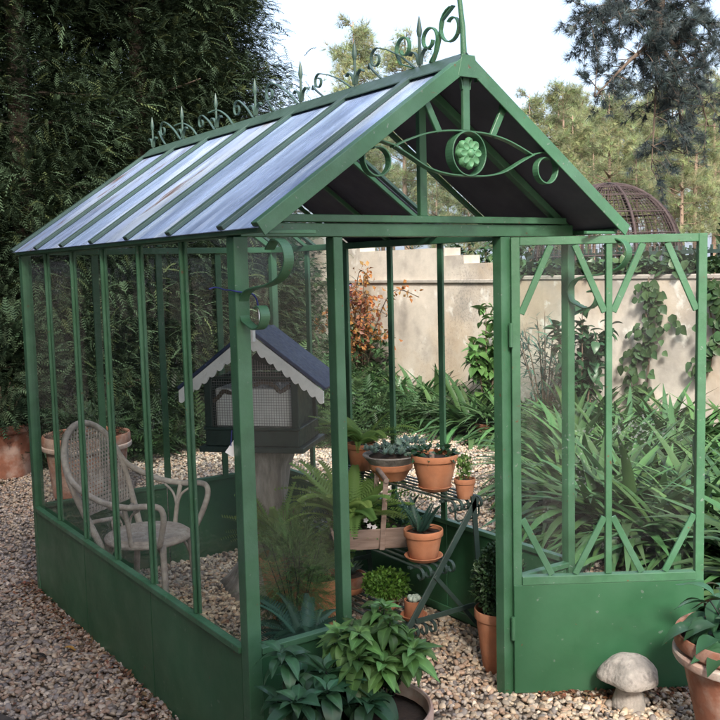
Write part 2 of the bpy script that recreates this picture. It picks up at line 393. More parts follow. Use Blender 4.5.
# dead leaves and bark bits caught along the walls
nm = NM(); bt = blade(2, None, .5, .4, .3); n = 2600
P = np.concatenate([np.stack([-np.abs(rng.normal(.0, .07, 1400))-.01, 2.8-2.8*rng.random(1400)**1.4, ru(.004, .026, 1400)], 1),
                    np.stack([ru(1.3, 2.3, 700), np.zeros(700), ru(.012, .026, 700)], 1),
                    np.stack([ru(-1.1, 2.4, 500), ru(-1.3, 3.4, 500), ru(.016, .028, 500)], 1)])
P[1400:2100, 1] = -(P[1400:2100, 0]-1.22)*.65-.03-np.abs(rng.normal(0, .06, 700))
D = sph(n); D[:, 2] *= .2; N = np.array([0,0,1])+sph(n)*.5
nm.inst(*bt, P, D, N, ru(.012, .032, n), tint(n, .4, 1.3, .3))
tag(nm.build('leaf_litter', 'litter'), kind='stuff')
for p, c, lab in (((-.33, 1.62, .028), (.1,.14,.2), 'dark curled dead leaf on the gravel left of the greenhouse'),
                  ((-.19, 1.62, .028), (2.2,2.3,.9), 'pale yellow fallen leaf on the gravel left of the greenhouse')):
    nm = NM(); nm.inst(*blade(6, None, .9, .35, .3), [(0,0,0)], (.8,-.5,.15), (0,.2,1), np.array([.07]), c)
    tag(nm.build('fallen_leaf', 'litter', loc=p), lab, 'leaf')

# ------------------------------------------------------------------ greenhouse
W, D_, HP, HW = 1.605, 2.622, .5, 1.953      # width, depth, low panel height, head height
A0, A1 = .393, 1.213                          # door posts
YS = [i*D_/6 for i in range(7)]
XS = [i*W/4 for i in range(5)]
RP, RE, EO, YF, YB = 2.567, 1.972, .056, -.264, 2.665
K = (RP-RE)/(W/2+EO)
def rz_(x): return RP-abs(x-W/2)*K
gh = empty('greenhouse', (0,0,0), 0, 'green painted steel and glass greenhouse with pitched roof and open door on gravel', 'greenhouse')
def part(name, mb, m='green', bevel=.002, parent=gh, **k): return mb.build(name, m, parent, bevel, **k)
# corner posts (steel angles)
for x, y in ((0,0),(W,0),(0,D_),(W,D_)):
    cw_ = .027 if x == 0 else .021
    part('corner_post', MB().box((x-cw_, y-cw_, -.01), (x+cw_, y+cw_, HW)))
for x in (A0, A1):
    wd = .02 if x == A0 else .026
    part('door_post', MB().box((x-wd, -.026, -.01), (x+wd, .026, HW)))
def mullion(x, y, axis):
    b = MB()
    if axis == 'x':   # wall plane x = const: flat bar and a thin web
        b.box((x-.006, y-.02, HP+.012), (x+.006, y+.02, HW)); sgn = -1 if x < .5 else 1
        b.box((x+sgn*.006-(.014 if sgn < 0 else 0), y-.006, HP+.012), (x+sgn*.006+(.014 if sgn > 0 else 0), y+.006, HW))
    else:
        b.box((x-.02, y-.006, HP+.012), (x+.02, y+.006, HW)); b.box((x-.006, y+.006, HP+.012), (x+.006, y+.022, HW))
    part('mullion', b, bevel=.0015)
for y in YS[1:-1]: mullion(0, y, 'x'); mullion(W, y, 'x')
for x in XS[1:-1]: mullion(x, D_, 'y')
# low steel panels, three to a side
def low(x0, y0, x1, y1, nx, ny):
    b = MB(); t = .005
    p0 = V((x0, y0, 0)); p1 = V((x1, y1, 0)); d = (p1-p0).normalized(); n_ = V((nx, ny, 0))
    q = [p0+d*.003+n_*t, p1-d*.003+n_*t, p1-d*.003-n_*t, p0+d*.003-n_*t]
    b.add([(*v_[:2], -.01) for v_ in q]+[(*v_[:2], HP-.012) for v_ in q], [(0,1,2,3),(4,5,6,7),(0,1,5,4),(1,2,6,5),(2,3,7,6),(3,0,4,7)])
    part('low_panel', b, 'panel', .0015)
def rail(name, p0, p1, w_, h, side=(0,0,1)): part(name, MB().bar(p0, p1, h, w_, side))
for x, nx in ((-.02, -1), (W+.02, 1)):
    for i in range(3): low(x, max(.028, YS[2*i]), x, min(D_-.028, YS[2*i+2]), nx, 0)
    rail('sill_rail', (x, .028, HP), (x, D_-.028, HP), .034, .024)
    xx = 0 if nx < 0 else W
    rail('head_rail', (xx, .028, HW+.018), (xx, D_-.028, HW+.018), .05, .036)
    rail('kick_rail', (x*1.0+(-.004 if nx < 0 else .004)-nx*.012, .028, .02), (x+(-.004 if nx < 0 else .004)-nx*.012, D_-.028, .02), .012, .04)
for i in range(2): low(max(.028, XS[2*i]), D_+.02, min(W-.028, XS[2*i+2]), D_+.02, 0, 1)
rail('sill_rail', (.028, D_+.02, HP), (W-.028, D_+.02, HP), .034, .024)
rail('head_rail', (-.027, D_, HW+.02), (W+.027, D_, HW+.02), .05, .036)
for a, b_ in ((.028, A0-.021), (A1+.027, W-.028)):
    low(a, -.012, b_, -.012, 0, -1); rail('sill_rail', (a, -.012, HP), (b_, -.012, HP), .034, .024)
# front beam: channel with a lip
b = MB().box((.0, -.03, HW+.0005), (W-.0, .03, HW+.048)); part('front_beam', b)
b = MB().box((.055, -.045, HW+.052), (W-.055, .02, HW+.078)); part('front_beam', b)
# panes
def pane(v4, m='glass', parent=gh, name='glass_pane'):
    a, b_, c, d = [V(q) for q in v4]; n_ = (b_-a).cross(d-a).normalized()*.0015
    mb = MB().add([a, b_, c, d], [(0,1,2,3)])
    return mb.build(name, m, parent)
for x in (-.0075 if False else -.004, W+.004):
    for i in range(6):
        xo = x+(-.004 if x < 0 else .004)
        pane([(xo, YS[i]+.03, HP+.012), (xo, YS[i+1]-.03+.0, HP+.012), (xo, YS[i+1]-.03, HW), (xo, YS[i]+.03, HW)] if False else
             [(xo, YS[i]+(.028 if i == 0 else .007), HP+.012), (xo, YS[i+1]-(.028 if i == 5 else .007), HP+.012),
              (xo, YS[i+1]-(.028 if i == 5 else .007), HW), (xo, YS[i]+(.028 if i == 0 else .007), HW)])
for i in range(4):
    x0 = XS[i]+(.028 if i == 0 else .007); x1 = XS[i+1]-(.028 if i == 3 else .007)
    pane([(x0, D_+.009, HP+.012), (x1, D_+.009, HP+.012), (x1, D_+.009, HW), (x0, D_+.009, HW)])
pane([(.028, 0, HP+.012), (A0-.021, 0, HP+.012), (A0-.021, 0, HW), (.028, 0, HW)])
pane([(A1+.027, 0, HP+.012), (W-.028, 0, HP+.012), (W-.028, 0, HW), (A1+.027, 0, HW)])
# back gable glass
MB().add([(.05, D_, HW+.045), (W-.05, D_, HW+.045), (W/2, D_, RP-.06)], [(0,1,2)]).build('gable_pane', 'glass', gh)
# trusses (rafters) inside, front gable frame at y = 0, mid and back
for y in [0]+YS[1:]:
    big = y in (0, D_)
    for s in (-1, 1):
        x0 = W/2+s*.012; x1 = W/2+s*(W/2+.0)
        part('rafter', MB().bar((x0, y, rz_(x0)-.03), (x1, y, rz_(x1)-.03), .035 if big else .02, .03 if big else .02, (0,1,0)))
part('king_post', MB().box((W/2-.017, -.012, HW+.079), (W/2+.017, .012, RP-.045)))
part('king_post', MB().box((W/2-.014, D_-.03, HW+.046), (W/2+.014, D_-.008, RP-.045)))
# roof sheets with a dark lining underneath; some bays on the far slope are glass
RY = [YF]+YS[:-1]+[YB]
def slab(s, y0, y1, lo, hi, u0=.0, u1=1.0):
    """piece of roof slope s between y0 and y1, offset lo..hi normal to the slope"""
    n_ = V((s*K, 0, 1)).normalized(); xa = W/2+s*.006+s*(W/2+EO-.006)*u0; xb = W/2+s*(W/2+EO)*u1
    pts = [(xa, y0), (xb, y0), (xb, y1), (xa, y1)]
    q = [V((x, y, rz_(x))) for x, y in pts]
    return MB().add([p+n_*lo for p in q]+[p+n_*hi for p in q], [(0,3,2,1),(4,5,6,7),(0,1,5,4),(1,2,6,5),(2,3,7,6),(3,0,4,7)])
for s in (-1, 1):
    for i in range(7):
        y0, y1 = RY[i]+.004, RY[i+1]-.004
        clear = s == 1 and i in (2, 5, 6)
        if clear:
            xb_ = W/2+s*(W/2+EO); xa_ = W/2+s*.006
            MB().add([(xa_, y0, rz_(xa_)), (xb_, y0, rz_(xb_)), (xb_, y1, rz_(xb_)), (xa_, y1, rz_(xa_))], [(0,1,2,3)]).build('roof_pane', 'roofglass', gh)
        else:
            slab(s, y0, y1, 0, .003).build('roof_sheet', 'zincrust' if (s == -1 and i in (3, 5, 6)) else 'zinc', gh)
            if s == 1: slab(s, y0+.002, y1-.002, -.006, -.001, .005, .99).build('roof_lining', 'lining', gh)
    for i, y in enumerate(RY):
        wv = .05 if i in (0, 7) else .042
        yy = y+(.012 if i == 0 else -.012 if i == 7 else 0)
        part('roof_rib', slab(s, yy-wv/2, yy+wv/2, .0045, .020, .005, 1.0), 'green' if i == 0 else 'rib', bevel=.002)
        if i == 0: part('barge_board', slab(s, yy-.027, yy-.020, -.028, .0215, .0, 1.004), bevel=.0015)
    e = W/2+s*(W/2+EO-.02)
    rail('eave_rail', (e, YF+.03, RE-.004), (e, YB-.03, RE-.004), .022, .02)
part('tie_bar', MB().bar((W-.16, YF+.02, RE-.012), (W+EO-.04, YF+.02, RE-.012), .018, .012))
part('tie_bar', MB().bar((.16, YF+.02, RE-.012), (-EO+.04, YF+.02, RE-.012), .018, .012))
part('apex_plate', MB().prism([(W/2-.05, RP-.06), (W/2+.05, RP-.06), (W/2+.03, RP+.018), (W/2-.03, RP+.018)], YF-.016, 1, YF-.0105), bevel=.001)
# ridge cap
mb = MB()
n_l = [(W/2-.07, rz_(W/2-.07)+.021), (W/2, RP+.03), (W/2+.07, rz_(W/2+.07)+.021), (W/2+.07, rz_(W/2+.07)+.017), (W/2, RP+.025), (W/2-.07, rz_(W/2-.07)+.017)]
mb.prism(n_l, YF-.005, 1, YB+.005); part('ridge_cap', mb, 'rib', bevel=0)
# curves for the wrought work
def smoothpath(pts, n=10):
    pts = [V(p) for p in pts]; out = []
    for i in range(len(pts)-1):
        p0 = pts[max(i-1, 0)]; p1 = pts[i]; p2 = pts[i+1]; p3 = pts[min(i+2, len(pts)-1)]
        for k in range(n):
            t = k/n
            out.append(.5*((2*p1)+(p2-p0)*t+(2*p0-5*p1+4*p2-p3)*t*t+(3*p1-p0-3*p2+p3)*t**3))
    out.append(pts[-1]); return out
def spiral(c, r0, r1, a0, a1, n=22):
    return [(c[0]+(r0+(r1-r0)*i/n)*math.cos(a0+(a1-a0)*i/n), c[1]+(r0+(r1-r0)*i/n)*math.sin(a0+(a1-a0)*i/n)) for i in range(n+1)]
YG = -.245
# gable scroll: lower S-bow with a curl at each end, upper bow over it
xm = .815
def XZ(l, y=YG): return [(x, y, z) for x, z in l]
half = [(0, 2.163), (.09, 2.166), (.18, 2.184), (.27, 2.226), (.335, 2.256), (.38, 2.268)]
curl = spiral((.400, 2.203), .066, .042, math.radians(102), math.radians(102-400), 30)
for s in (-1, 1):
    pts = smoothpath(XZ([(xm+s*a, z) for a, z in half[:-1]]), 8)+XZ([(xm+s*a, z) for a, z in curl])
    part('gable_scroll', MB().ribbon(pts, (0,1,0), .03, .0055), bevel=.001)
    ub = smoothpath(XZ([(xm+s*a, z) for a, z in [(.0, 2.322), (.09, 2.319), (.18, 2.305), (.26, 2.280), (.335, 2.250)]]), 8)
    part('gable_scroll', MB().ribbon(ub, (0,1,0), .026, .0055), bevel=.001)
    # strut with a forked top
    a = (xm+s*.195, YG, 2.435); bb = (xm+s*.127, YG, 2.312)
    part('gable_strut', MB().bar(bb, a, .014, .026, (0,1,0)))
    mb = MB()
    dv = (V(a)-V(bb)).normalized(); nv = V((dv.z, 0, -dv.x))
    for q in (-1, 1):
        ps = [V(a)-dv*.03+nv*q*.012, V(a)+nv*q*.018, V(a)+dv*.018+nv*q*.032, V(a)+dv*.012+nv*q*.046, V(a)-dv*.002+nv*q*.048]
        mb.ribbon(smoothpath(ps, 4), (0,1,0), .014, .005)
    part('fork_ornament', mb, bevel=0)
part('gable_post', MB().box((xm-.016, YG-.007, 2.325), (xm+.016, YG+.007, 2.512)))
mb = MB()
for q in (-1, 1):
    a = V((xm, YG, 2.47)); ps = [a+V((q*.017,0,0)), a+V((q*.022,0,.03)), a+V((q*.036,0,.05)), a+V((q*.05,0,.046)), a+V((q*.052,0,.03))]
    mb.ribbon(smoothpath(ps, 4), (0,1,0), .014, .005)
part('fork_ornament', mb, bevel=0)
# medallion: ring of flat bar and a cast flower
ring = [(xm+.079*math.cos(t), YG, 2.242+.079*math.sin(t)) for t in [i*2*math.pi/48 for i in range(49)]]
part('medallion_ring', MB().ribbon(ring, (0,1,0), .042, .005), bevel=.001)
mb = MB()
for k in range(8):
    t = k*math.pi/4; c = V((xm+.033*math.cos(t), YG-.012, 2.242+.033*math.sin(t)))
    prof = []
    vs = []; fs = []; sg = 10
    for j, (rr, h) in enumerate(((1, 0), (.92, .010), (.6, .017), (.25, .012))):
        for i in range(sg):
            u = i*2*math.pi/sg; lx = .026*rr*math.cos(u); ly = .019*rr*math.sin(u)
            vs.append(c+V((lx*math.cos(t)-ly*math.sin(t), -h, lx*math.sin(t)+ly*math.cos(t))))
    for j in range(3):
        for i in range(sg): fs.append((j*sg+i, j*sg+(i+1) % sg, (j+1)*sg+(i+1) % sg, (j+1)*sg+i))
    fs += [tuple(range(sg)), tuple(range(3*sg, 4*sg))]
    mb.add(vs, fs)
iv, jf = ico(1); mb.add([V((xm, YG-.022, 2.242))+V(q)*.017 for q in iv], [tuple(q) for q in jf])
pv = [(xm+.05*math.cos(i*math.pi/8), 2.242+.05*math.sin(i*math.pi/8)) for i in range(16)]
mb.prism(pv, YG-.012, 1, YG+.004)
part('medallion_flower', mb, 'medal', 0, smooth=.7)
# ridge cresting: spear over each rafter, two small leaves, S scrolls between
def spear(y, h):
    mb = MB(); z = RP+.028
    mb.tube([(W/2, y, z), (W/2, y, z+h*.72)], .006, 8)
    mb.lathe([(.004, 0), (.009, .015), (.011, .03), (.007, .06), (.001, .085)], 8, (W/2, y, z+h*.68)); 
    for q in (-1, 1):
        ps = [(W/2, y+q*.006, z+h*.05), (W/2, y+q*.018, z+h*.3), (W/2, y+q*.045, z+h*.42), (W/2, y+q*.062, z+h*.34)]
        mb.ribbon(smoothpath(ps, 5), (1,0,0), .016, .004)
    part('crest_spear', mb, 'rib', bevel=0, smooth=.7)
for y in YS: spear(y, .15)
zc = RP+.03
def crest(y0, y1):
    L = y1-y0; mb = MB(); q = random.uniform(.75, 1.15); o = random.uniform(-.03, .03)
    mb.ribbon(smoothpath([(W/2, y0+.03, zc), (W/2+o*.3, y0+L*.25, zc+.06*q), (W/2+o*.6, y0+L*.42, zc+.10*q)], 6)+[(W/2+o, a, b_) for a, b_ in spiral((y0+L*.56, zc+.075*q), .044*q, .014, rad(110), rad(-230-random.uniform(0, 120)), 18)], (1,0,0), .012, .004)
    mb.ribbon(smoothpath([(W/2, y0+L*.58, zc), (W/2, y0+L*.72, zc+.05*q), (W/2-o, y0+L*.84, zc+.085*q), (W/2-o*2, y0+L*.95, zc+.075*q)], 6), (1,0,0), .012, .004)
    part('crest_scroll', mb, 'rib', bevel=0)
for i in range(6): crest(YS[i], YS[i+1])
# front finial and its two big curls
mb = MB(); mb.tube([(W/2, YF+.01, RP+.02), (W/2-.004, YF+.01, RP+.12), (W/2-.012, YF+.015, RP+.21), (W/2-.018, YF+.02, RP+.30)], [.012, .010, .009, .008], 10)
mb.lathe([(.010, 0), (.026, .012), (.026, .02), (.012, .035), (.02, .06), (.012, .1), (.001, .16)], 12, (W/2-.018, YF+.02, RP+.26))
part('ridge_finial', mb, bevel=0, smooth=.7)
mb = MB()
ps = [(YF+.185, zc), (YF+.155, zc+.05), (YF+.125, zc+.14), (YF+.095, zc+.172)]
sp = spiral((YF+.075, zc+.105), .072, .026, rad(100), rad(-310), 26)
mb.ribbon(smoothpath([(W/2, a, b_) for a, b_ in ps[:3]], 6)+[(W/2, a, b_) for a, b_ in sp], (1,0,0), .016, .005)
sp = spiral((YF+.205, zc+.085), .05, .022, rad(190), rad(-170), 22)
mb.ribbon([(W/2, YF+.20, zc), (W/2, YF+.17, zc+.03)]+[(W/2, a, b_) for a, b_ in sp], (1,0,0), .016, .005)
sp = spiral((YF+.36, zc+.085), .05, .02, rad(-10), rad(350), 22)
mb.ribbon([(W/2, YF+.30, zc), (W/2, YF+.385, zc+.03)]+[(W/2, a, b_) for a, b_ in sp], (1,0,0), .016, .005)
part('crest_scroll', mb, bevel=0)
# S brackets from the front corner posts to the overhang
for x in (.005, W-.005):
    mb = MB()
    up_ = spiral((-.235, 1.865), .098, .03, rad(-95), rad(95), 18)
    ps = [(-.075, 1.655), (-.032, 1.675), (-.018, 1.72), (-.05, 1.765), (-.12, 1.782), (-.2, 1.79), (-.29, 1.815), (-.335, 1.865), (-.318, 1.915), (-.262, 1.935), (-.215, 1.905), (-.225, 1.872), (-.25, 1.868)]
    lo_ = [(-.125, 1.715), (-.155, 1.72), (-.172, 1.69), (-.15, 1.655), (-.11, 1.645)]
    mb.ribbon(smoothpath([(x, a, b_) for a, b_ in lo_+ps[:-2]], 6), (1,0,0), .036, .006)
    part('scroll_bracket', mb, bevel=.001)
# ------------------------------------------------ door, swung out past ninety degrees
dang = .577
door = empty('door', (A1+.02, -.032, 0), -dang); door.parent = gh
DW, DT = .812, HW-.004
def dpart(name, mb, m='green', bevel=.002): return mb.build(name, m, door, bevel)
T = .03
dpart('frame', MB().box((0, -T/2, .012), (.036, T/2, DT)).box((DW-.036, -T/2, .012), (DW, T/2, DT)))
dpart('frame', MB().box((.0365, -T/2, DT-.034), (DW-.0365, T/2, DT-.0005)))
dpart('frame', MB().box((.0365, -T/2-.008, HP-.012), (DW-.0365, T/2, HP+.024)))
dpart('stile', MB().box((DW/2-.013, -T/2+.002, HP+.0245), (DW/2+.013, T/2-.002, DT-.0345)))
dpart('panel', MB().box((.0005, -.021, .014), (DW-.0005, -.0155, HP-.0125)), 'panel', .0015)
dpart('frame', MB().box((.0365, -.012, .013), (DW-.0365, .014, .045)))
for x0, x1 in ((.037, DW/2-.0135), (DW/2+.0135, DW-.037)):
    pane([(x0, .004, HP+.0245), (x1, .004, HP+.0245), (x1, .004, DT-.0345), (x0, .004, DT-.0345)], 'glass', door, 'glass_pane')
    wd = x1-x0
    for xa, xb in ((x0+.004, x0+wd*.36), (x1-.004, x1-wd*.36)):
        dpart('diagonal_brace', MB().bar((xa, -.006, DT-.315), (xb, -.006, DT-.036), .012, .027, (0,1,0)))
        dpart('diagonal_brace', MB().bar((xa, -.006, HP+.27), (xb, -.006, HP+.026), .012, .027, (0,1,0)))
for z in (.3, 1.55):
    dpart('hinge', MB().tube([(-.004, -.02, z-.05), (-.004, -.02, z+.05)], .009, 10), bevel=0)
dpart('handle', MB().ribbon(smoothpath([(DW-.02, .017, .98), (DW-.02, .05, .99), (DW-.02, .055, 1.04), (DW-.02, .05, 1.09), (DW-.02, .017, 1.1)], 5), (1,0,0), .014, .006), bevel=0)

# paper tags tied to the greenhouse
tg = empty('white_tag', (0, 0, 0), 0, 'small white tag on blue string tied to the corner post by the scroll bracket', 'tag')
MB().tube(smoothpath([(-.034, -.034, 1.772), (0, -.038, 1.765), (.034, -.034, 1.76), (.036, -.06, 1.74), (.033, -.075, 1.712)], 5), .003, 6).build('string', 'string', tg, smooth=3)
MB().tube(smoothpath([(-.034, -.034, 1.772), (-.036, 0, 1.775), (-.032, .036, 1.775), (-.07, .03, 1.785), (-.1, .02, 1.78)], 5), .0025, 6).build('string', 'string', tg, smooth=3)
MB().add([(.028,-.085,1.715),(.052,-.075,1.71),(.05,-.082,1.655),(.026,-.092,1.66),(.028,-.083,1.715),(.052,-.073,1.71),(.05,-.08,1.655),(.026,-.09,1.66)],
         [(0,1,2,3),(7,6,5,4),(0,4,5,1),(1,5,6,2),(2,6,7,3),(3,7,4,0)]).build('paper', 'tag', tg)
tg = empty('white_tag', (0, 0, 0), 0, 'tilted white tag beside the corner post below the birdhouse', 'tag')
MB().tube([(-.030, .03, 1.29), (-.034, .034, 1.235)], .002, 6).build('string', 'string', tg)
q = [(-.012,.038,1.262),(.012,.03,1.24),(-.03,.03,1.195),(-.055,.038,1.215)]
MB().add([V(p)-V((0,.0012,0)) for p in q]+[V(p)+V((0,.0012,0)) for p in q], [(0,1,2,3),(7,6,5,4),(0,4,5,1),(1,5,6,2),(2,6,7,3),(3,7,4,0)]).build('paper', 'tag', tg)

# ------------------------------------------------------------------ pots and plants
def pot_mesh(h, r, rim=.2, taper=.66, rr=1.0):
    """flower pot: height h, rim radius r"""
    b_ = r*taper; zr = h*(1-rim); q = r*.93; th = max(.006, r*.07)
    return [(b_*.97, 0), (b_, h*.015), (b_+(q-b_)*.5, zr*.5), (q-.001, zr-.002), (r*.985, zr+h*.012), (r, zr+h*.03), (r, h-h*.03), (r*.985, h-.001), (r-th*.6, h), (r-th, h-h*.02), (r-th*1.25, zr), (r-th*1.6, h*.75)]
def pot(t, h, r, m='terra', soil=.86, rim=.2, taper=.66, rimm=None):
    MB().lathe(pot_mesh(h, r, rim, taper), 48).build('pot', m, t, smooth=.6)
    if rimm: MB().lathe([(r*1.002, h*.77), (r*1.02, h*.79), (r*1.02, h*.835), (r*1.002, h*.85)], 48).build('rim_band', rimm, t, smooth=.6)
    s = MB(); rs = r*.93*(taper+(1-taper)*.9); s.lathe([(rs, h*soil), (rs*.6, h*soil+.006), (0.0, h*soil+.008)], 24, wob=.01); s.build('soil', 'soil', t, smooth=3)
def saucer(loc, r, label, h=.022):
    o = MB().lathe([(r*.78, 0), (r*.82, .002), (r, h*.9), (r*.995, h), (r*.93, h), (r*.76, h*.35), (0, h*.3)], 40).build('saucer', 'terra', None, smooth=.7, loc=loc)
    return tag(o, label, 'saucer')
ovate = lambda t: (math.sin(math.pi*t**.75))**.9 if 0 < t < 1 else .03
def veined(n, shape, droop, fold, w):
    """leaf with a pale midrib and puckered side veins: 7 verts per row"""
    vs = []; fs = []; tc = []; ang = 0.; y = z = 0.; us = (-1, -.55, -.07, 0, .07, .55, 1)
    for i in range(n+1):
        hw = w*max(.02, shape(i/n))
        for u in us:
            vs.append((u*hw, y-abs(u)*.05*(i < n), z+fold*abs(u)*hw+(.012*math.sin(i*2.2) if .1 < abs(u) < .9 else 0)))
            tc.append(1.75 if abs(u) < .01 else 1.25 if abs(u) < .1 else (1.06 if i % 2 else .93))
        ang -= droop/n; y += math.cos(ang)/n; z += math.sin(ang)/n
        if i < n: fs += [(i*7+k, i*7+k+1, i*7+k+8, i*7+k+7) for k in range(6)]
    return np.array(vs), np.array(fs), np.array(tc)
VEIN = [veined(9, ovate, d, .4, .25) for d in (.6, 1.1, 1.6)]
LEAF_T = [blade(6, ovate, d, .35, .3) for d in (.5, 1.0, 1.4)]
SMALL = blade(2, ovate, .4, .4, .32)
def mound(nm_, c, R, n, L, wl=1., up=.4, col=None, tmpl=SMALL, fill=.55, tl=(.6, 1.35)):
    """leaf mass over an ellipsoid c, radii R"""
    d = sph(n); k = ru(fill, 1, n)**.7; P = np.array(c)+d*np.array(R)*k[:, None]
    lump = 1+.18*np.sin(d@np.array([7,3,5])+1)*np.sin(d@np.array([2,8,-4]))
    P = np.array(c)+(P-np.array(c))*lump[:, None]
    D = d+sph(n)*.7+np.array([0,0,up]); N = sph(n)*.6+np.array([0,0,1])+d*.4
    nm_.inst(*tmpl, P, D, N, L*ru(.65, 1.25, n), tint(n, *tl))
def stems(t, c, n, r, h, m='twig', th=.004):
    mb = MB()
    for i in range(n):
        a = random.uniform(0, 6.28); q = random.uniform(.2, 1)*r
        mb.tube([(c[0]+q*.2*math.cos(a), c[1]+q*.2*math.sin(a), c[2]), (c[0]+q*.6*math.cos(a+.2), c[1]+q*.6*math.sin(a+.2), c[2]+h*.5), (c[0]+q*math.cos(a), c[1]+q*math.sin(a), c[2]+h)], [th, th*.8, th*.5], 6)
    return mb.build('stem', m, t, smooth=3)
def fern_plant(t, c, n, L, m='fern', up=.7, pairs=16, w=.2, droop=1.5, spread=1.):
    nm_ = NM()
    for k in range(3):
        tm = frond(pairs+6, droop*(.75+.25*k), w, .021, .2, .4)
        q = n//3; a = ru(0, 6.283, q); D = np.stack([np.cos(a)*spread, np.sin(a)*spread, ru(up*.5, up*1.9, q)], 1)
        nm_.inst(*tm, np.array(c)+np.stack([np.cos(a), np.sin(a), a*0], 1)*.015, D, np.array([0,0,1])+sph(q)*.15, L*ru(.6, 1.15, q), tint(q, .7, 1.3))
    return nm_.build('fronds', m, t)

# --- etagere along the right wall: three stepped slatted shelves on splayed legs
st = empty('plant_stand', (0,0,0), 0, 'dark green wrought iron stepped plant stand with curled slatted shelves inside the greenhouse', 'plant stand')
SY0, SY1 = .50, 1.55
shelves = [(1.02, 1.25, .155), (1.16, 1.37, .425), (1.36, 1.55, .715)]
for x0, x1, z in shelves:
    for k in range(5):
        x = x0+.012+(x1-x0-.024)*k/4
        ps = [(x, SY1, z), (x, (SY0+SY1)/2, z), (x, SY0+.03, z)]
        cu = spiral((SY0+.03, z-.031), .031, .016, rad(90), rad(90+270), 14)
        MB().ribbon([V(p) for p in ps[:2]]+[(x, a, b_) for a, b_ in cu], (1,0,0), .016, .005).build('shelf_slat', 'darkiron', st)
    for y in (SY0+.09, SY1-.09):
        MB().box((x0-.01, y-.012, z-.014), (x1+.01, y+.012, z-.0032)).build('cross_bar', 'darkiron', st, .001)
for y in (SY0+.005, SY1-.09):
    MB().bar((.93, y-.018, 0), (1.5, y-.018, .72), .008, .034, (0,1,0)).build('leg', 'darkiron', st, .001)
    MB().bar((1.53, y-.018, 0), (1.47, y-.018, .735), .008, .03, (0,1,0)).build('leg', 'darkiron', st, .001)
    MB().bar((1.10, y-.030, .20), (1.52, y-.030, .20), .008, .024, (0,1,0)).build('brace', 'darkiron', st, .001)
    MB().bar((1.22, y-.027, .39), (1.52, y-.027, .05), .008, .02, (0,1,0)).build('brace', 'darkiron', st, .001)
mb = MB(); fr = [(1.40, SY0+.02, .69), (1.52, SY0+.02, .69), (1.535, SY0+.02, .67), (1.535, SY0+.02, .63), (1.52, SY0+.02, .615), (1.40, SY0+.02, .615), (1.385, SY0+.02, .63), (1.385, SY0+.02, .67)]
mb.tube(fr, .005, 6, True); mb.build('end_loop', 'darkiron', st, smooth=3)

# pots on the stand
zt, zm, zb = .7185, .4285, .1585
saucer((1.455, .76, zt), .088, 'terracotta saucer under the largest orange pot on the top shelf')
t = empty('potted_plant', (1.455, .76, zt+.009), 0, 'large clean orange terracotta pot with low dark foliage on the top shelf', 'potted plant')
pot(t, .175, .119, taper=.64)
nm = NM(); mound(nm, (0,0,.175), (.11,.11,.03), 130, .04, up=.2); nm.build('foliage', 'darkleaf', t)
MB().tube([(-.03,-.02,.14), (-.035,-.02,.19)], [.014, .012], 8).build('stem', 'wood', t, smooth=.7)
t = empty('potted_plant', (1.455, .53, zt), 0, 'small terracotta pot with feathery seedling at the end of the top shelf', 'potted plant')
pot(t, .098, .052, rim=.26, taper=.7)
nm = NM(); mound(nm, (0,0,.15), (.035,.035,.07), 220, .022, up=1.2, fill=.1); nm.build('foliage', 'fern', t); stems(t, (0,0,.09), 4, .03, .1, th=.002)
t = empty('potted_plant', (1.43, 1.10, zt), .4, 'wide terracotta bowl of blue grey succulents on the top shelf', 'potted plant')
MB().lathe([(.075,0),(.078,.004),(.105,.05),(.112,.055),(.116,.062),(.118,.085),(.112,.088),(.1,.085),(.095,.07)], 40).build('pot', 'terra', t, smooth=.6)
MB().lathe([(.112,.0865),(.15,.13),(.148,.136),(.10,.12),(.09,.09)], 40).build('bowl', 'stump', t, smooth=.6)
MB().lathe([(.125,.123),(.07,.135),(0,.138)], 24).build('soil', 'soil', t, smooth=3)
nm = NM()
for k in range(34):
    a = random.uniform(0, 6.28); q = .135*math.sqrt(random.random()); c = np.array([q*math.cos(a), q*math.sin(a), .142+.015*random.random()])
    m_ = 14; aa = np.arange(m_)*2.4; el = np.linspace(.1, 1.3, m_)
    Dv = np.stack([np.cos(aa)*np.cos(el), np.sin(aa)*np.cos(el), np.sin(el)], 1)
    nm.inst(*blade(3, ovate, -.5, .5, .3), np.tile(c, (m_, 1)), Dv, np.array([0,0,1.]), .034*ru(.8, 1.2, m_), tint(m_, .75, 1.2))
mound(nm, (.11,-.06,.15), (.1,.08,.035), 200, .045, up=.1); nm.build('foliage', 'succ', t)
saucer((1.27, .625, zm), .094, 'terracotta saucer under the plum leaved pot on the middle shelf')
t = empty('potted_plant', (1.27, .625, zm+.008), 0, 'weathered terracotta pot with plum coloured rosette on the middle shelf', 'potted plant')
pot(t, .142, .096, 'terra', rim=.24, taper=.7)
nm = NM(); a = np.arange(26)*2.4; el = np.linspace(.15, 1.2, 26)
nm.inst(*blade(4, None, .5, .4, .16), np.tile([0,0,.125], (26, 1)), np.stack([np.cos(a)*np.cos(el), np.sin(a)*np.cos(el), np.sin(el)], 1), np.array([0,0,1.]), ru(.05, .08, 26), tint(26, .7, 1.3)*np.array([.9,.25,.6]))
nm.build('foliage', 'leaf', t)
fern_plant(t, (-.02, 0, .125), 9, .2, 'bluefern', 2.2, 18, .16, .5)
saucer((1.185, .60, zb), .066, 'terracotta saucer under the small cactus pot on the bottom shelf')
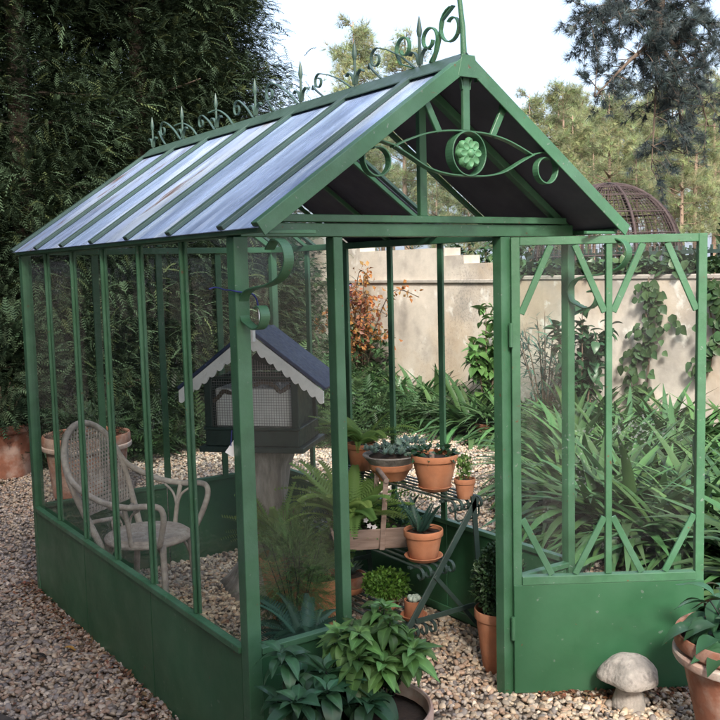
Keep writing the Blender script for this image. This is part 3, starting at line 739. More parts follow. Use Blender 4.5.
t = empty('potted_plant', (1.185, .60, zb+.008), 0, 'small terracotta pot of white woolly cactus on the bottom shelf', 'potted plant')
MB().lathe([(.042,0),(.044,.003),(.046,.07),(.047,.085),(.042,.085),(.04,.075)], 32).build('pot', 'terra', t, smooth=.6)
MB().lathe([(.041,.077),(0,.08)], 20).build('soil', 'soil', t)
for k in range(9):
    a = k*2.4; q = .028*math.sqrt(k/9); mb = MB(); mb.lathe([(.004,0),(.013,.008),(.014,.018),(.009,.027),(0,.03)], 12, (q*math.cos(a), q*math.sin(a), .076)); mb.build('cactus_stem', 'cactus', t, smooth=3)
saucer((1.17, .80, zb), .062, 'terracotta saucer under the bright green mound on the bottom shelf')
t = empty('potted_plant', (1.17, .80, zb+.008), 0, 'small pot with rounded bright green leafy mound on the bottom shelf', 'potted plant')
pot(t, .06, .056, 'terraold', taper=.75)
nm = NM(); mound(nm, (0,0,.11), (.112,.112,.065), 2000, .02, up=.6); nm.build('foliage', 'lime', t)
saucer((1.15, 1.10, zb), .078, 'terracotta saucer under the brown bowl of succulents on the bottom shelf', .035)
t = empty('potted_plant', (1.15, 1.10, zb+.012), 0, 'brown glazed bowl with spiky rosette succulents on the bottom shelf', 'potted plant')
MB().lathe([(.055,0),(.06,.004),(.082,.045),(.088,.085),(.08,.085),(.07,.07)], 40).build('pot', 'terraold', t, smooth=.6)
MB().lathe([(.078,.075),(0,.085)], 20).build('soil', 'soil', t)
nm = NM(); a = np.arange(40)*2.4; el = np.linspace(.1, 1.1, 40)
nm.inst(*blade(4, None, -.4, .5, .13), np.tile([0,0,.085], (40, 1)), np.stack([np.cos(a)*np.cos(el), np.sin(a)*np.cos(el), np.sin(el)], 1), np.array([0,0,1.]), ru(.06, .1, 40), tint(40, .7, 1.2)*.6)
nm.build('foliage', 'succ', t)
# crate (trug) with handle on the middle shelf
t = empty('crate', (1.235, .99, zm+.001), rad(-27), 'shallow grey wooden trug with stick handle full of ferns on the middle shelf', 'crate')
cw, cdp, ch = .205, .11, .108
MB().add([(-cw,-cdp,0),(cw,-cdp,0),(cw+.03,-cdp-.02,ch),(-cw-.03,-cdp-.02,ch),(-cw,-cdp+.012,0),(cw,-cdp+.012,0),(cw+.03,-cdp-.008,ch),(-cw-.03,-cdp-.008,ch)], [(0,1,2,3),(4,7,6,5),(0,4,5,1),(1,5,6,2),(2,6,7,3),(3,7,4,0)]).build('side', 'wood', t, .002)
MB().add([(-cw,cdp-.012,0),(cw,cdp-.012,0),(cw+.03,cdp+.008,ch),(-cw-.03,cdp+.008,ch),(-cw,cdp,0),(cw,cdp,0),(cw+.03,cdp+.02,ch),(-cw-.03,cdp+.02,ch)], [(0,1,2,3),(4,7,6,5),(0,4,5,1),(1,5,6,2),(2,6,7,3),(3,7,4,0)]).build('side', 'wood', t, .002)
for s in (-1, 1):
    MB().add([(s*cw,-cdp+.013,0),(s*cw,cdp-.013,0),(s*(cw+.027),cdp+.006,ch-.002),(s*(cw+.027),-cdp-.006,ch-.002),(s*(cw-.012),-cdp+.013,0),(s*(cw-.012),cdp-.013,0),(s*(cw+.015),cdp+.006,ch-.002),(s*(cw+.015),-cdp-.006,ch-.002)], [(0,1,2,3),(4,7,6,5),(0,4,5,1),(1,5,6,2),(2,6,7,3),(3,7,4,0)]).build('end', 'wood', t, .002)
MB().box((-cw+.013,-cdp+.013,.002),(cw-.013,cdp-.013,.012)).build('base', 'wood', t)
MB().box((-cw+.01,-cdp+.011,.0125),(cw-.01,cdp-.011,ch*.75)).build('soil', 'soil', t)
for s in (-1, 1): MB().bar((.02, s*(cdp+.016), 0.0), (.045, s*(cdp+.036), .365), .01, .026, (0,1,0)).build('handle_post', 'wood', t, .002)
MB().tube([(.045, -(cdp+.05), .36), (.045, cdp+.05, .36)], .013, 10).build('handle', 'wood', t, smooth=.7)
nm = NM(); mound(nm, (-.08,.0,.10), (.14,.11,.075), 420, .042, up=.4); mound(nm, (.12,.02,.09), (.09,.09,.06), 150, .04, up=.3); nm.build('foliage', 'leaf', t)
fern_plant(t, (-.11, .04, .08), 64, .42, 'fern', 1.6, 18, .2, 1.2)
fern_plant(t, (.15, 0, .08), 14, .22, 'bluefern', 1.6, 18, .15, .9)
nm = NM()
for c in ((-.04,-.115,.125),(-.015,-.12,.118),(-.055,-.1,.15)):
    a = np.arange(5)*1.2566; nm.inst(*blade(2, ovate, .3, .2, .4), np.tile(c, (5, 1)), np.stack([np.cos(a), -.5+0*a, np.sin(a)], 1), np.array([0,-1.,.1]), np.full(5, .016), (1,1,1))
nm.build('flower', 'white', t)
# tall ferns in pots on the floor behind the front pane
t = empty('potted_plant', (1.03, 1.60, 0), 0, 'tall light green fern in a terracotta pot at the back of the stand', 'potted plant')
pot(t, .26, .13); fern_plant(t, (0,0,.26), 54, .40, 'fern', 2.6, 20, .17, 1.0); stems(t, (0,0,.22), 6, .1, .3)
t = empty('potted_plant', (.93, 1.28, 0), 0, 'feathery asparagus fern in a terracotta pot beside the grey stump', 'potted plant')
pot(t, .33, .1); fern_plant(t, (0,0,.33), 60, .30, 'leaf', 2.2, 24, .13, 1.2, 1.)
t = empty('potted_plant', (.98, 1.12, 0), 0, 'bushy green fern in a terracotta pot below the wooden trug', 'potted plant')
pot(t, .28, .12, 'terra'); nm = NM(); mound(nm, (0,0,.36), (.17,.17,.1), 700, .035, up=.3, tmpl=frond(5, .6, .3, .06)); nm.build('foliage', 'fern', t); fern_plant(t, (0,0,.28), 36, .33, 'leaf', 1.3, 18, .16, 1.3)
t = empty('potted_plant', (.76, 1.00, 0), 0, 'misty fine leaved asparagus fern in a low pot in front of the terracotta pots', 'potted plant')
pot(t, .16, .11, 'terra'); stems(t, (0,0,.13), 9, .16, .4, 'leaf', .003)
nm = NM(); mound(nm, (0,0,.34), (.22,.22,.30), 1500, .075, up=.2, tmpl=frond(9, .6, .3, .010), fill=.2); mound(nm, (0,0,.2), (.2,.2,.14), 500, .075, up=-.1, tmpl=frond(9, .6, .3, .010), fill=.5); nm.build('fronds', 'leaf', t)
t = empty('potted_plant', (.64, .72, 0), 0, 'low blue green fern in a pot just behind the front pane', 'potted plant')
pot(t, .14, .11, 'terraold'); fern_plant(t, (0,0,.13), 40, .42, 'bluefern', 1.1, 22, .18, 1.5)
t = empty('potted_plant', (.42, .42, 0), 0, 'drooping dark fern in the front left corner of the greenhouse', 'potted plant')
pot(t, .12, .1, 'terraold'); fern_plant(t, (0,0,.11), 34, .36, 'bluefern', 1.0, 20, .18, 1.5)
t = empty('potted_plant', (1.45, 1.40, zt), 0, 'reddish terracotta pot with arching fern at the far end of the top shelf', 'potted plant')
pot(t, .15, .085, 'terra', taper=.7); fern_plant(t, (0,0,.14), 30, .32, 'fern', 1.3, 18, .18, 1.1)
# boxwood by the door
t = empty('potted_plant', (1.365, .20, 0), 0, 'clipped dark boxwood cone in a tall terracotta pot inside the door post', 'potted plant')
pot(t, .285, .112, rim=.16, taper=.66); stems(t, (0,0,.24), 3, .03, .2, th=.007)
nm = NM(); mound(nm, (0,0,.40), (.115,.115,.15), 2400, .024, up=.4); mound(nm, (0,0,.51), (.07,.07,.08), 500, .022, up=.6); nm.build('foliage', 'box', t)
# large pot at the front
t = empty('potted_plant', (.27, -.31, 0), 0, 'large pot of broad veined leaves in front of the low front panel', 'potted plant')
pot(t, .34, .235, 'terrarim', rim=.14, taper=.72)
def leafy(t, c, R, n, L, m, up=.15, name='foliage', tl=(.6, 1.4), zmin=None):
    nm_ = NM(); d = sph(n); d[:, 2] = np.abs(d[:, 2])*1.0-.15
    P = np.array(c)+d*np.array(R)*ru(.45, 1, n)[:, None]
    D = d*np.array([1,1,.25])+sph(n)*.45+np.array([0,0,-up]); N = np.array([0,0,1.])+d*.5+sph(n)*.5
    k = rng.integers(0, 3, n)
    for i in range(3):
        s = k == i; nm_.inst(VEIN[i][0], VEIN[i][1], P[s], D[s], N[s], L*ru(.5, 1.2, s.sum()), tint(s.sum(), *tl), VEIN[i][2])
    return nm_.build(name, m, t)
def whorls(t, tips, c0, L, m, per=8, name='foliage', tl=(.6, 1.4)):
    nm_ = NM(); mb = MB()
    for tip in tips:
        tip = V(tip); b0 = V((c0[0]+(tip.x-c0[0])*.3, c0[1]+(tip.y-c0[1])*.3, c0[2])); pp = smoothpath([b0, b0*.45+tip*.55+V((0,0,.02)), tip], 5)
        mb.tube(pp, [.0055-.003*i/(len(pp)-1) for i in range(len(pp))], 6)
        br = random.uniform(.75, 1.25)
        for lev, (u, sc, el0) in enumerate(((1.0, .62, .75), (.97, .9, .25), (.80, 1.05, -.12), (.60, .95, -.3))):
            p = pp[min(int(u*(len(pp)-1)), len(pp)-1)]; q = max(3, per-lev*1-(2 if lev == 0 else 0)); a = np.arange(q)*6.283/q+random.uniform(0, 6); el = el0+rng.normal(0, .22, q)
            D = np.stack([np.cos(a)*np.cos(el), np.sin(a)*np.cos(el), np.sin(el)], 1); N = np.array([0,0,1.])+sph(q)*.3
            k = random.randrange(3); nm_.inst(VEIN[k][0], VEIN[k][1], np.tile(tuple(p), (q, 1))+D*.012, D, N, L*sc*ru(.6, 1.2, q), tint(q, *tl)*br, VEIN[k][2])
    mb.build('stem', 'leaf', t, smooth=3); nm_.build(name, m, t)
tips = [(.10+.17*math.sqrt((k+.5)/15)*math.cos(k*2.4), .06+.17*math.sqrt((k+.5)/15)*math.sin(k*2.4), .60-.15*(k/15)+random.uniform(-.05, .05)) for k in range(15)]
whorls(t, tips, (.06, .03, .29), .10, 'leaf')
tips = [(-.15+.22*math.sqrt((k+.5)/11)*math.cos(k*2.4+1), .02+.17*math.sqrt((k+.5)/11)*math.sin(k*2.4+1), .50-.10*(k/11)+random.uniform(-.05, .05)) for k in range(11)]+[(-.27, .10, .56)]
whorls(t, tips, (-.08, .01, .29), .135, 'darkleaf', 6, 'shade_toned_foliage')  # darker leaves put the shadow on the left half into the colour
# right front pot
t = empty('potted_plant', (1.63, -.87, 0), 0, 'old terracotta pot with pale band and broad leaves beside the open door', 'potted plant')
pot(t, .44, .26, 'terraold', rim=.13, taper=.62, rimm='terrarim', soil=.9)
leafy(t, (.03, .02, .44), (.24, .24, .20), 90, .14, 'darkleaf', .1); stems(t, (0,0,.38), 12, .2, .2, 'leaf', .005)
nm = NM(); nm.inst(*LEAF_T[1], [(-.16,.02,.5),(-.19,.08,.48),(-.2,-.06,.44),(-.15,-.1,.42),(-.18,.0,.46)], [(-.9,.5,.2),(-.9,.7,.1),(-1,.2,-.1),(-.6,-.6,-.7),(-1,.1,.3)], [(0,0,1.)], np.array([.14,.15,.13,.14,.12]), tint(5)); nm.build('foliage', 'darkleaf', t)
# mushroom
t = empty('stone_mushroom', (1.535, -.40, 0), .3, 'weathered grey stone toadstool ornament in front of the open door panel', 'garden ornament')
MB().lathe([(.070,-.01),(.070,.01),(.062,.04),(.048,.085),(.045,.12),(.045,.14)], 32, wob=.03).build('stem', 'stone', t, smooth=3)
MB().lathe([(.03,.122),(.08,.112),(.112,.115),(.124,.122),(.122,.142),(.106,.166),(.078,.195),(.05,.213),(.022,.222),(0,.224)], 40, wob=.075).build('cap', 'stone', t, smooth=3)
# timber in the bottom left corner
tag(MB().box((-.15, -.09, -.02), (1.0, .09, .075)).build('timber_edging', 'timber', None, .02, loc=(-.80, .98, 0)), 'dark rounded timber edging beside the gravel path', 'edging')
bpy.data.objects['timber_edging'].rotation_euler = (0, 0, rad(-70)); bpy.data.objects['timber_edging'].location = (-.70, .95, 0)
# pots left at the back
t = empty('potted_plant', (.62, 6.15, 0), 0, 'large terracotta pot with dark bushy shrub left of the greenhouse', 'potted plant')
pot(t, .5, .36, 'terraold', rim=.16, taper=.74)
nm = NM(); mound(nm, (0,0,.95), (.6,.6,.6), 3600, .15, up=.2, tmpl=frond(6, .5, .36, .06)); nm.build('foliage', 'conifer', t); stems(t, (0,0,.45), 6, .3, .4, th=.012)
t = empty('potted_plant', (1.02, 4.85, 0), 0, 'broad terracotta pot with limed pale rim behind the wicker chair', 'potted plant')
pot(t, .52, .36, 'terraold', rim=.2, taper=.8, rimm='terrarim')
nm = NM(); mound(nm, (0,0,.6), (.3,.3,.16), 500, .09, up=.2, tmpl=frond(5, .5, .3, .06)); nm.build('foliage', 'conifer', t)

# ------------------------------------------------------------------ wicker chair
ch = empty('wicker_chair', (.41, 1.99, 0), rad(-54), 'faded wicker armchair with oval woven back inside the greenhouse', 'chair')   # faces local +X
SZ = .43
mb = MB().lathe([(.0,SZ-.03),(.21,SZ-.03),(.232,SZ-.022),(.236,SZ-.005),(.225,SZ+.008),(.1,SZ+.012),(0,SZ+.008)], 40); mb.build('seat', 'wicker', ch, smooth=.8)
mb = MB()
for r in (.238,): mb.tube([(r*math.cos(i*2*math.pi/40), r*math.sin(i*2*math.pi/40), SZ-.02) for i in range(40)], .016, 8, True)
mb.build('seat_rim', 'wicker', ch, smooth=3)
def bk(u, z): return V((-.20-.24*(z-SZ)/.62, u, z))     # raked back plane
arch = [(-.20, .36), (-.235, .55), (-.26, .72), (-.25, .86), (-.19, .97), (-.10, 1.03), (0, 1.05), (.10, 1.03), (.19, .97), (.25, .86), (.26, .72), (.235, .55), (.20, .36)]
MB().tube(smoothpath([bk(u, z) for u, z in arch], 5), .020, 10).build('back_frame', 'wicker', ch, smooth=3)
inner = [(u*.90, SZ+.02+(z-SZ)*.955) for u, z in arch if z > .5]
def halfw(z):
    for (u0, z0), (u1, z1) in zip(inner, inner[1:len(inner)//2+1]):
        if z0 <= z <= z1: return abs(u0+(u1-u0)*(z-z0)/(z1-z0+1e-9))
    return .0
mb = MB(); zlo, zhi = .53, 1.03
for k in range(-34, 35):
    for sg in (-1, 1):
        seg_ = []
        for i in range(25):
            z = zlo+(zhi-zlo)*i/24; u = k*.028+sg*(z-.78)*.62
            if abs(u) <= max(halfw(z)+.012, 0): seg_.append(bk(u, z)+V((.004*sg, 0, 0)))
            else:
                if len(seg_) > 1: mb.ribbon(seg_, (0,1,0), .0085, .004)
                seg_ = []
        if len(seg_) > 1: mb.ribbon(seg_, (0,1,0), .0085, .004)
for i in range(26):
    z = zlo+(zhi-zlo)*i/25; hw = halfw(z)+.012
    if hw > .03: mb.ribbon([bk(-hw, z), bk(0, z), bk(hw, z)], (0,0,1), .007 if i > 12 else .012, .004)
mb.build('woven_back', 'wicker', ch)
MB().tube([bk(-.225, .53), bk(0, .50), bk(.225, .53)], .012, 8).build('back_rail', 'wicker', ch, smooth=3)
for s in (-1, 1):
    ps = [bk(s*.25, .86), bk(s*.275, .76)+V((.03,0,0)), (-.12, s*.30, .68), (.05, s*.31, .655), (.18, s*.30, .665), (.25, s*.27, .655), (.265, s*.25, .60), (.235, s*.225, .50), (.20, s*.20, .42)]
    MB().tube(smoothpath(ps, 5), .017, 10).build('arm', 'wicker', ch, smooth=3)
    MB().tube(smoothpath([(.04, s*.235, SZ-.02), (.045, s*.27, .55), (.05, s*.305, .645)], 5), .014, 8).build('arm_post', 'wicker', ch, smooth=3)
    for q in (-1, 1):
        MB().tube(smoothpath([(.045, s*.26, .52), (.045+q*.03, s*.275, .60), (.045+q*.1, s*.30, .645)], 5), .008, 6).build('arm_brace', 'wicker', ch, smooth=3)
    MB().tube(smoothpath([(.19, s*.15, SZ-.02), (.2, s*.16, .2), (.215, s*.175, 0)], 4), .019, 10).build('leg', 'wicker', ch, smooth=3)
    MB().tube(smoothpath([(-.17, s*.15, SZ-.02), (-.19, s*.16, .2), (-.22, s*.175, 0)], 4), .019, 10).build('leg', 'wicker', ch, smooth=3)
    for x in (.2, -.19):
        sg = 1 if x > 0 else -1
        MB().tube(smoothpath([(x, s*.158, .24), (x-sg*.04, s*.13, .36), (x-sg*.11, s*.08, SZ-.03)], 4), .009, 6).build('leg_brace', 'wicker', ch, smooth=3)
sp = spiral((0, .455), .045, .045, 0, 2*math.pi, 24)
MB().tube([bk(a, b_) for a, b_ in sp], .007, 6).build('back_ring', 'wicker', ch, smooth=3)

ch.scale = (.94, .94, .96)
# ------------------------------------------------------------------ birdhouse on a stump
tag(MB().lathe([(.31,-.01),(.24,.06),(.175,.17),(.13,.3),(.12,.52),(.13,.7),(.16,.82),(.17,.843),(0,.848)], 28, wob=.09).build('tree_stump', 'stump', None, smooth=3, loc=(1.08, 1.84, 0)), 'gnarled grey weathered stump holding up the birdhouse', 'stump')
bh = empty('birdhouse', (1.05, 1.80, .848), rad(-47), 'dark birdhouse with blue roof and white scalloped bargeboards on the stump', 'birdhouse')
hw, dp = .27, .2
MB().box((-hw-.03,-dp-.03,0),(hw+.03,dp+.03,.03)).build('base', 'bhdark', bh, .004)
MB().box((-hw,-dp,.0305),(hw,dp,.12)).build('plinth', 'bhdark', bh, .004)
MB().box((-hw-.008,-dp-.008,.1205),(hw+.008,dp+.008,.135)).build('ledge', 'bhdark', bh, .003)
for x in (-hw+.02, hw-.02):
    for y in (-dp+.02, dp-.02): MB().box((x-.02,y-.02,.1355),(x+.02,y+.02,.40)).build('post', 'bhdark', bh, .003)
MB().box((-hw+.041,dp-.02,.1355),(hw-.041,dp-.01,.40)).build('back_wall', 'bhdark', bh)
for s in (-1, 1): MB().box((min(s*(hw-.03), s*(hw-.02)),-dp+.041,.1355),(max(s*(hw-.03), s*(hw-.02)),dp-.041,.40)).build('side_wall', 'bhdark', bh)
# white inner box behind the wire
MB().box((-hw+.05,-dp+.045,.137),(hw-.041,dp-.03,.345)).build('inner_box', 'bhwhite', bh, .003)
mb = MB()
for k in range(33):
    x = -hw+.042+(2*hw-.084)*k/32; mb.box((x-.0009,-dp+.012,.136),(x+.0009,-dp+.0138,.52-abs(x)*.45))
for k in range(24):
    z = .142+k*.0145; hx = min(hw-.042, max(.02, (.53-z)/.45)); mb.box((-hx,-dp+.0101,z-.0009),(hx,-dp+.0119,z+.0009))
mb.build('wire_front', 'wire', bh)
MB().tube(smoothpath([(-.24,-dp+.04,.27),(-.2,-dp+.045,.30),(-.17,-dp+.04,.33),(-.12,-dp+.05,.32),(-.08,-dp+.045,.365),(0,-dp+.05,.36),(.06,-dp+.045,.38),(.12,-dp+.05,.36),(.16,-dp+.04,.33),(.22,-dp+.05,.37)], 4), [.012]*37, 8).build('perch_branch', 'twig', bh, smooth=3)
# roof
rw, za, ze, ry = .415, .66, .34, .205
for s in (-1, 1):
    sl = V((s*rw, 0, ze-za)); nn = V((-sl.z*s, 0, s*sl.x)).normalized() if False else V((s*(za-ze), 0, rw)).normalized()
    q = [V((0,-ry,za)), V((s*rw,-ry,ze)), V((s*rw,ry,ze)), V((0,ry,za))]
    MB().add([p+nn*.004 for p in q]+[p+nn*.022 for p in q], [(0,3,2,1),(4,5,6,7),(0,1,5,4),(1,2,6,5),(2,3,7,6),(3,0,4,7)]).build('roof_slope', 'bhblue', bh, .003)
    # scalloped bargeboard
    poly = [(0, za-.002)]; poly.append((s*rw, ze-.002)); m_ = 9
    for k in range(m_*6, -1, -1):
        t_ = k/(m_*6); dep = .055+.018*abs(math.sin(t_*m_*math.pi)); poly.append((s*rw*t_, za+(ze-za)*t_-dep*1.15))
    MB().prism(poly, -ry-.006, 1, -ry+.006).build('bargeboard', 'bhwhite', bh)
MB().box((-.045,-ry-.05,za-.05),(.045,-ry-.0065,za+.04)).build('finial_block', 'bhwhite', bh, .002)
MB().prism([(-.2,.41),(.2,.41),(0,.60)], dp-.02, 1, dp-.01).build('gable_wall', 'bhdark', bh)
MB().prism([(-.31,.405),(.31,.405),(.30,.414),(-.30,.414)], -dp+.0, 1, -dp+.02).build('gable_beam', 'bhdark', bh)
MB().tube([(.03,-.3,.0),(.03,-.3,-.005)], .002, 4).build('peg', 'bhdark', bh) if False else None

# ------------------------------------------------------------------ garden wall (parallel to the greenhouse side)
WX = 6.0; hw_ = 1.665
gw = empty('garden_wall', (WX, 0, 0), 0, 'tall cream rendered garden wall with stepped top and stained plaster', 'wall')
MB().box((0, -6, -.1), (.3, 16, hw_)).build('wall_face', 'render', gw)
mb = MB()
for y0, y1, z in ((5.2, 5.8, 1.87), (5.8, 6.16, 1.97), (6.16, 8.0, 2.07), (8.0, 16, 2.34)):
    mb.box((.02, y0+.0005, hw_+.001), (.28, y1-.0005, z))
mb.build('stepped_top', 'render', gw)
mb = MB().box((-.03, 5.0, hw_-.03), (-.0005, 16, hw_+.012)); mb.build('ledge', 'coping', gw, .006)
mb = MB().box((-.015, -6, hw_+.001), (.315, 4.98, hw_+.05)); mb.build('coping', 'coping', gw, .01)

# ------------------------------------------------------------------ strap leaved clumps along the wall
STR = [blade(7, (lambda t: (1-t**3)*.9+.1*(1-t)), d, .5, .045) for d in (.9, 1.5, 2.2)]
def strap_mesh(n, L, m='strap'):
    nm_ = NM(); a = ru(0, 6.283, n); el = ru(.45, 1.5, n)
    D = np.stack([np.cos(a)*np.cos(el), np.sin(a)*np.cos(el), np.sin(el)], 1); P = np.stack([np.cos(a)*.06, np.sin(a)*.06, a*0], 1)*ru(0, 1.4, n)[:, None]
    k = rng.integers(0, 3, n); N = np.array([0,0,1.])+sph(n)*.12
    for i in range(3):
        s = k == i; q = s.sum(); sc = L*ru(.65, 1.15, q)
        nm_.inst(*STR[i], P[s], D[s], N[s], np.stack([sc*ru(.8, 1.2, q), sc, sc], 1), tint(q, .55, 1.3, .18))
    o = nm_.build('agapanthus_clump', m); COL.objects.unlink(o); return o.data
SM = [strap_mesh(115, .88) for _ in range(4)]
pts = []
def inpoly(x, y, poly):
    c = False; j = len(poly)-1
    for i in range(len(poly)):
        if (poly[i][1] > y) != (poly[j][1] > y) and x < (poly[j][0]-poly[i][0])*(y-poly[i][1])/(poly[j][1]-poly[i][1])+poly[i][0]: c = not c
        j = i
    return c
near = [(3.05,-.3),(3.05,1.25),(3.9,2.2),(4.8,2.9),(5.75,3.8),(5.75,1.2),(4.4,.2)]
for _ in range(4000):
    x, y = random.uniform(2.9, 5.8), random.uniform(-.4, 4.2)
    if inpoly(x, y, near) and all((x-a)**2+(y-b_)**2 > .27**2 for a, b_ in pts): pts.append((x, y))
n1 = len(pts)
for _ in range(900):
    x, y = random.uniform(5.2, 5.75), random.uniform(4.1, 10.2)
    if all((x-a)**2+(y-b_)**2 > .33**2 for a, b_ in pts): pts.append((x, y))
for i, (x, y) in enumerate(pts):
    o = link('agapanthus_clump', SM[i % 4]); o.location = (x, y, -.01); o.rotation_euler = (0, 0, random.uniform(0, 6.28))
    s = random.uniform(.8, 1.08)*(1.0 if i < n1 else .88); o.scale = (s, s, s*random.uniform(.9, 1.05))
    if i < n1: tag(o, 'arching green strap leaved clump in the dense bed right of the greenhouse', 'plant', 'strap leaved clumps in the right hand bed')
    else: tag(o, 'arching green strap leaved clump in the far strip along the foot of the cream wall', 'plant', 'strap leaved clumps along the far wall')

# shrubs against the wall
def shrub(loc, h, r, n, L, m, label, tm=None, name='shrub', rot=0, dens=6):
    t_ = empty(name, loc, rot, label, 'shrub'); nm_ = NM(); mb = MB()
    for k in range(dens):
        a = k*2.4; tip = V((r*math.cos(a)*random.uniform(.4, 1), r*math.sin(a)*random.uniform(.4, 1), h*random.uniform(.6, 1)))
        if k == 0: tip = V((0, 0, h))
        pp = smoothpath([(0,0,0), tip*.5+V((0,0,h*.08)), tip], 6); mb.tube(pp, [.014-.011*i/(len(pp)-1) for i in range(len(pp))], 6)
        q = n//dens; idx = ru(.25, 1.02, q)*(len(pp)-1); P = np.array([tuple(pp[min(int(i), len(pp)-1)]) for i in idx])+rng.normal(0, .025, (q, 3))
        D = sph(q)*.9+np.array(tip.normalized())*.5+np.array([0,0,-.15]); N = sph(q)*.5+np.array([0,0,1.])
        nm_.inst(*(tm or LEAF_T[1]), P, D, N, L*ru(.6, 1.2, q), tint(q, .6, 1.4))
    mb.build('stem', 'twig', t_, smooth=3); nm_.build('foliage', m, t_); return t_
shrub((5.6, 4.95, 0), 1.42, .3, 300, .17, 'leaf', 'young upright broad leaved tree against the cream wall seen through the doorway', name='young_tree')
shrub((5.6, 4.05, 0), 1.35, .38, 460, .13, 'bluefern', 'thin grey green shrub against the wall behind the left half of the door', tm=blade(3, None, .5, .3, .08), dens=11)
shrub((5.5, 3.45, 0), 1.42, .34, 420, .15, 'darkleaf', 'dark tiered shrub against the wall behind the middle of the door')
t = empty('flower_pot', (5.1, 4.42, 0), 0, 'small terracotta pot on the gravel below the young tree', 'pot'); pot(t, .2, .11, 'terraold')
nm = NM(); nm.inst(*STR[1], np.tile([0,0,.18], (26, 1)), np.stack([np.cos(np.arange(26)*2.4), np.sin(np.arange(26)*2.4), ru(.6, 2, 26)], 1), np.array([0,0,1.]), ru(.3, .5, 26), tint(26)); nm.build('foliage', 'strap', t)
# autumn climber at the left end of the wall
t = empty('climbing_plant', (5.75, 7.75, 0), 0, 'orange and pink autumn leaved climber sprawling over the cream wall', 'climber')
nm = NM(); nm2 = NM(); nm3 = NM(); mb = MB()
for k in range(26):
    a0 = V((random.uniform(-.25, .1), random.uniform(-.3, .5), 0)); L = random.uniform(1.0, 2.1); lean = random.uniform(-1.35, .45)
    pp = smoothpath([a0, a0+V((-.05, lean*.25, L*.5)), a0+V((-.12, lean*.65, L*.85)), a0+V((-.1, lean*1.05, L*.82))], 7)
    mb.tube(pp, .006, 5); q = 46; idx = ru(.35, 1, q)*(len(pp)-1)
    P = np.array([tuple(pp[int(i)]) for i in idx])+rng.normal(0, .045, (q, 3)); Dd = sph(q)+np.array([0,0,-.2])
    c = tint(q, .6, 1.4, .25)
    if k % 3 == 0: c = c*np.array([.75, .75, 1.5])
    nm.inst(*SMALL, P, Dd, sph(q)+np.array([-.6,0,.6]), ru(.05, .09, q), c)
mound(nm, (-.1, -.1, 1.15), (.2,.34,.42), 170, .07, tl=(.7, 1.5))
nm.build('foliage', 'autumn', t); mb.build('stem', 'twig', t, smooth=3)
mound(nm2, (-.2, -.05, 1.5), (.08,.12,.1), 60, .06); nm2.build('flower', 'purple', t)
mound(nm3, (-.1, -.1, .6), (.35,.7,.5), 700, .1); nm3.build('lower_foliage', 'ivy', t)
# ivy hanging over the wall
def ivy(loc, L, wd, n, label):
    t_ = empty('ivy', loc, 0, label, 'climber'); nm_ = NM()
    z = -ru(0, 1, n)*L; wv = wd*(.35+.65*np.sin(np.clip(-z/L*1.2, 0, 1)*math.pi*.9)); P = np.stack([ru(-.09, -.03, n), rng.normal(0, .4, n)*wv+.12*np.sin(z*5), z], 1)
    nm_.inst(*blade(4, ovate, .4, .3, .42), P, np.stack([-ru(.1, .5, n), rng.normal(0, .8, n), -ru(.2, 1, n)], 1), np.array([-1,0,.4])+sph(n)*.35, ru(.06, .12, n), tint(n))
    nm_.build('foliage', 'ivy', t_); MB().tube(smoothpath([(.0,0,.06),(-.045,.02,-.2),(-.035,-.02,-L*.6),(-.03,.02,-L)], 5), .008, 6).build('stem', 'twig', t_)
ivy((WX, 3.04, hw_), 1.15, .3, 170, 'broad ivy trail hanging down the cream wall behind the door')
ivy((WX, 2.33, hw_), .85, .22, 110, 'narrow ivy trail hanging down the wall at the right edge of the picture')
# ivy and low hedge along the wall top
nm = NM(); n = 3200
P = np.stack([ru(.0, .5, n), ru(-1.5, 5.0, n), hw_+.06+np.abs(rng.normal(0, .06, n))], 1)+np.array([WX, 0, 0])
nm.inst(*blade(4, ovate, .4, .3, .42), P, sph(n)+np.array([-.3,0,.3]), sph(n)*.6+np.array([0,0,1.]), ru(.06, .12, n), tint(n, .5, 1.2))
tag(nm.build('ivy_cover', 'ivy'), kind='stuff')

# ------------------------------------------------------------------ rusty wire arbour behind the wall
ar = empty('garden_arbour', (7.39, 4.77, 0), .3, 'rusty brown domed wire arbour standing behind the wall', 'arbour')
R_, zb_ = .86, 1.91
mb = MB()
for k in range(8):
    a = k*math.pi/4; mb = MB(); pp = [(R_*math.cos(a), R_*math.sin(a), 0), (R_*math.cos(a), R_*math.sin(a), zb_)]+[(R_*math.cos(e)*math.cos(a), R_*math.cos(e)*math.sin(a), zb_+R_*1.0*math.sin(e)) for e in [i*math.pi/2/12 for i in range(1, 13)]]
    mb.tube(pp, .017, 6); mb.build('rib', 'rust', ar, smooth=3)
for e in (0, .01, .3, .62, .95, 1.22):
    MB().tube([(R_*math.cos(e)*math.cos(i*math.pi/20), R_*math.cos(e)*math.sin(i*math.pi/20), (zb_ if e else .9)+R_*math.sin(e)) for i in range(40)], .009, 5, True).build('ring', 'rust', ar, smooth=3)
mb = MB()
for k in range(72):
    a = k*math.pi/36; mb.tube([(R_*math.cos(e)*math.cos(a), R_*math.cos(e)*math.sin(a), zb_+R_*math.sin(e)) for e in [i*1.35/10 for i in range(11)]], .004, 4)
    if k % 2: mb.tube([(R_*math.cos(a), R_*math.sin(a), .9), (R_*math.cos(a), R_*math.sin(a), zb_)], .006, 4)
